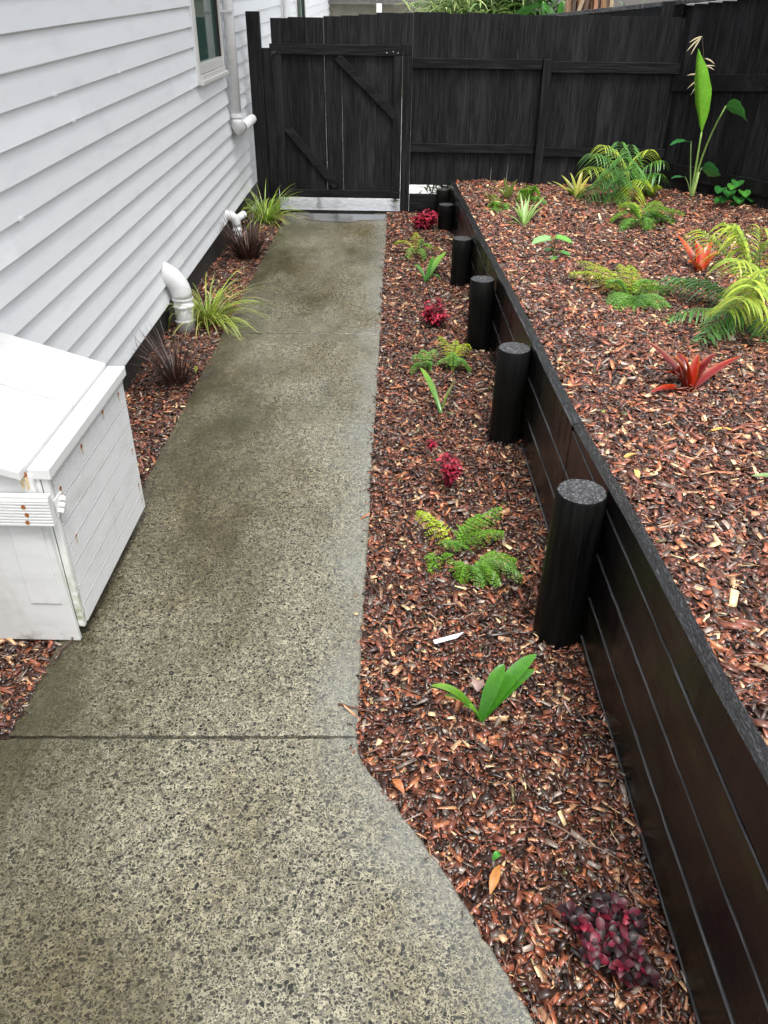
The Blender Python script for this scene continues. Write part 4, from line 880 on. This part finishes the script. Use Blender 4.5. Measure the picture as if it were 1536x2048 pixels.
stick(atbed(1215, 770, .02), atbed(1330, 745, .02), .004, (.08, .04, .03), 'dark twig lying left of the nearest red bromeliad')
stick(at(110, 1320, .015), at(155, 1262, .02), .005, (.07, .035, .025), 'dark bark stick under the front of the white box')
def fallen(p, az, ln, hw, col, label):
    m = MB(); d = Vector((math.cos(az), math.sin(az), 0)); P = [Vector(p)+d*(ln*u)+Vector((0, 0, .018*math.sin(3.1*u)+.004)) for u in [k/8 for k in range(9)]]
    m.ribbon(P, [hw*q for q in (.1, .5, .8, 1, .95, .85, .6, .3, .03)], Vector((-d.y, d.x, random.uniform(-.3, .3))), col, cv(col, .3), fold=.35)
    o = m.build('fallen_leaf', M_DRY, smooth=True); tag(o, label, 'leaf')
YL = (.75, .42, .06)
fallen(at(1030, 1160, .01), -.4, .05, .009, (.8, .40, .08), 'orange fallen leaf just below the dense green fern frond')
fallen(at(980, 1790, .02), 1.2, .10, .014, (.5, .22, .06), 'striped orange-brown dead leaf by the diagonal path edge')
fallen(at(985, 1722, .02), .5, .032, .010, (.06, .30, .03), 'single small green leaf fallen on the near mulch')
fallen(at(392, 748, .02), 1.7, .12, .013, (.30, .32, .05), 'olive yellow leaf standing at the path edge beside the dark tussock')
fallen(at(808, 1590, .02), 2.2, .07, .012, (.42, .15, .05), 'orange bark-like leaf curl near the path corner')
fallen(atbed(1240, 925, .01), .5, .11, .014, (.72, .42, .12), 'orange curled dead leaf lying on the raised bed near its wall')
fallen(atbed(1275, 965, .01), 1.5, .09, .012, (.75, .5, .15), 'pale orange dead leaf below the curled one on the raised bed')
fallen(atbed(1415, 866, .01), 0, .13, .011, (.8, .5, .12), 'long yellow-orange leaf below the nearest red bromeliad')
fallen(atbed(1500, 1330, .01), -1, .10, .02, (.36, .27, .18), 'broad grey-tan dead leaf at the right edge of the raised bed')
fallen(atbed(1207, 835, .01), 1.6, .05, .008, (.3, .36, .06), 'small olive green leaf beside the retaining wall top')
fallen(atbed(1128, 810, .01), .3, .05, .012, (.32, .14, .06), 'small brown leaf behind the second post on the raised bed')
fallen(at(955, 1385, .02), 1.4, .06, .022, (.35, .24, .22), 'pinkish grey dead leaf behind the near strap-leaved plant')
fallen(at(150, 1000, .02), 0, .04, .01, (.4, .3, .1), 'dry leaf scrap hidden by the box') if False else None
lv = leafed('strap_leaf_plant', atbed(1625, 985), 'pale green leaf tip entering at the right edge of the raised bed', 'plant', [(atbed(1503, 952, .12), .05, .018, G2, (.35, .5, .2), .2, 'strap'), (atbed(1580, 900, .2), .05, .018, G2, G3, .2, 'strap'), (atbed(1700, 930, .2), .05, .018, G2, G3, .2, 'strap')])
m = MB(); pbl = at(343, 1347, .0); 
m.tube([pbl, pbl+Vector((0, 0, .006)), pbl+Vector((0, 0, .010))], [.009, .009, .004], 8, c=(.02, .02, .022)); tag(m.build('pebble', M_STALK, smooth=True), 'small black pebble lying on the wet path near the box', 'pebble')
# dead palm leaflets stuck to the side fence above the banana-leaved plant
t = empty('dead_frond', pxy(1400, 115, 9.3), 'dry curled palm leaflets hanging against the side fence above the upright leaf', 'dead frond'); m = MB()
for (x0, y0, x1, y1) in ((1404, 73, 1373, 103), (1402, 76, 1382, 109), (1405, 73, 1379, 85), (1398, 150, 1374, 151), (1400, 158, 1374, 178), (1402, 164, 1381, 190), (1399, 135, 1430, 132), (1410, 117, 1429, 128), (1404, 130, 1428, 140)):
    a, b__ = pxy(x0, y0, 9.25), pxy(x1, y1, 9.22); m.ribbon(quad(a, a.lerp(b__, .5)+Vector((0, 0, .02)), b__, 6), [.002, .006, .007, .006, .004, .001], Vector((0, .3, 1)), (.4, .34, .2), (.5, .42, .25))
m.tube([pxy(1404, 73, 9.3), pxy(1408, 120, 9.3), pxy(1400, 165, 9.26)], .003, 5, c=(.1, .08, .05)); m.build('leaflets', M_DRY, t)

# ------------------------------------------------------------------ beyond the fence
nb_ = empty('neighbour_house', (-.5, 22, 0), 'grey-beige neighbouring house with pale tiled roof seen over the gate', 'house')
m = MB(); m.box((-1.9, 22, 0), (3.5, 27, 1.92)); m.build('wall', plain('beige_cladding', (.17, .16, .12), .7, nscale=3), nb_)
m = MB(); m.box((-2.0, 21.75, 1.90), (.25, 22, 1.99)); m.box((.25, 21.7, 1.97), (3.8, 22, 2.07)); m.build('gutter', plain('grey_gutter', (.14, .13, .12), .5), nb_)
rm = MB(); k = 0
for i in range(14):
    z0_ = 1.99+i*.08; y0_ = 21.7+i*.26
    for j in range(24):
        x0_ = -2.0+j*.2; rm.box((x0_, y0_, z0_), (x0_+.17, y0_+.27, z0_+.035+.02*(j % 2)))
rm.build('roof', plain('pale_roof_tiles', (.5, .5, .5), .5, nscale=6), nb_)
m = MB(); m.box((-.62, 21.6, 0), (-.50, 21.72, 1.92)); m.build('veranda_post', M_BOX, nb_)
def hedge(name, cx_, y, z, rx, ry, rz, n, ln, hw, cols, label, cat, droop=1.2):
    t = empty(name, (cx_, y, 0), label, cat); m = MB()
    for _ in range(n):
        p = Vector((cx_+random.gauss(0, rx), y+random.gauss(0, ry), z+random.gauss(0, rz))); az = random.uniform(0, 6.28); l_ = ln*random.uniform(.6, 1.2)
        P = arc(p, az, random.uniform(-.2, 1.0), l_, droop*random.uniform(.5, 1.3), 5); c = cv(random.choice(cols), .4)
        m.ribbon(P, [hw*q for q in (.3, .9, 1, .6, .05)], Vector((-math.sin(az), math.cos(az), random.uniform(-.4, .4))), c, c, fold=.3)
    m.build('foliage', M_LEAF, t, smooth=True)
    m = MB(); m.tube([(cx_, y, -.1), (cx_, y, z)], [.06, .03], 8, c=(.06, .05, .03)); m.build('trunk', M_STALK, t); return t
hedge('shrub', .75, 12.6, 1.9, .26, .25, .16, 1500, .3, .012, [(.25, .36, .10), (.34, .44, .16), (.14, .24, .06)], 'feathery pale green shrub behind the fence just right of the gate', 'shrub')
hedge('shrub', 1.35, 12.9, 1.85, .25, .25, .2, 1300, .4, .02, [(.08, .17, .03), (.13, .24, .06), (.05, .10, .03)], 'mid green leafy shrub behind the back fence between pale shrub and dark leaves', 'shrub')
hedge('shrub', 2.0, 13.2, 1.6, .5, .3, .3, 900, .5, .03, [(.04, .09, .02), (.07, .14, .03)], 'dark green shrub mass behind the middle of the back fence', 'shrub')
t = empty('banana_plant', (1.95, 12.2, 0), 'dark broad banana leaves showing above the middle of the back fence', 'plant')
for k in range(9):
    s_ = Vector((1.95+random.uniform(-.45, .4), 12.2+random.uniform(-.2, .2), 1.2)); q = s_+Vector((random.uniform(-.25, .25), random.uniform(-.1, .1), random.uniform(.6, .9)))
    broad(t, quad(Vector((1.95, 12.2, -.1)), s_, q, 6), (random.uniform(-.6, .6), random.uniform(-.6, .1), random.choice((-1.3, .6, -.8))), .7, .13, random.choice([(.04, .16, .02), (.07, .22, .03), (.03, .1, .02)]), curl=.3, fold=.3, stc=(.2, .28, .08), sr=.016)
t = empty('dead_palm_skirt', (2.35, 12.0, 0), 'brown dead palm leaves hanging behind the right part of the back fence', 'palm'); m = MB()
for k in range(110):
    x = random.uniform(2.05, 2.62); y = 12.0+random.uniform(-.15, .3); z = random.uniform(2.0, 2.6); P = [Vector((x+random.uniform(-.12, .12)*u, y-.1*u, z-1.1*u)) for u in (0, .2, .4, .6, .8, 1)]
    m.ribbon(P, [.025*q for q in (.5, 1, 1, .9, .6, .1)], Vector((1, random.uniform(-.6, .6), 0)), cv(random.choice([(.28, .15, .08), (.16, .08, .05), (.42, .3, .18), (.1, .06, .04)]), .3), None, fold=.5)
m.build('foliage', M_DRY, t, smooth=True)
m = MB(); m.tube([(2.3, 12.3, -.1), (2.3, 12.3, 2.6)], .1, 10, c=(.1, .07, .05)); m.build('trunk', M_STALK, t)
for (x, y, lab) in ((-1.02, 10.6, 'small bushy plant glimpsed under the gate on the left'), (-.06, 10.45, 'small green plant glimpsed under the gate beside the right post')):
    t = empty('small_plant', (x, y, 0), lab, 'plant'); m = MB()
    for k in range(60):
        az = random.uniform(0, 6.28); P = arc(Vector((x, y, random.uniform(0, .12))), az, random.uniform(0, 1.2), random.uniform(.06, .11), 1, 5); c = cv(random.choice([(.08, .2, .04), (.2, .32, .1), (.03, .08, .02)]), .3)
        m.ribbon(P, [.014*q for q in (.3, 1, 1, .6, .05)], Vector((-math.sin(az), math.cos(az), 0)), c, c)
    m.build('foliage', M_LEAF, t, smooth=True)
m = MB(); 
for k in range(5): m.box((-1.50+k*.03, 10.3, 0), (-1.485+k*.03, 10.33, .5))
m.box((-1.34, 10.9, 0), (-1.12, 10.93, .6)); tag(m.build('picket_screen', M_BOARD), 'white slatted screen glimpsed below the gate beside the house', 'screen')
hedge('shrub', .55, 10.3, .2, .14, .06, .08, 160, .22, .012, [(.1, .22, .05), (.25, .3, .12)], 'low strappy plants seen through the gap under the back fence', 'plant')
for o in bpy.data.objects:
    if '_off' in o: del o['_off']
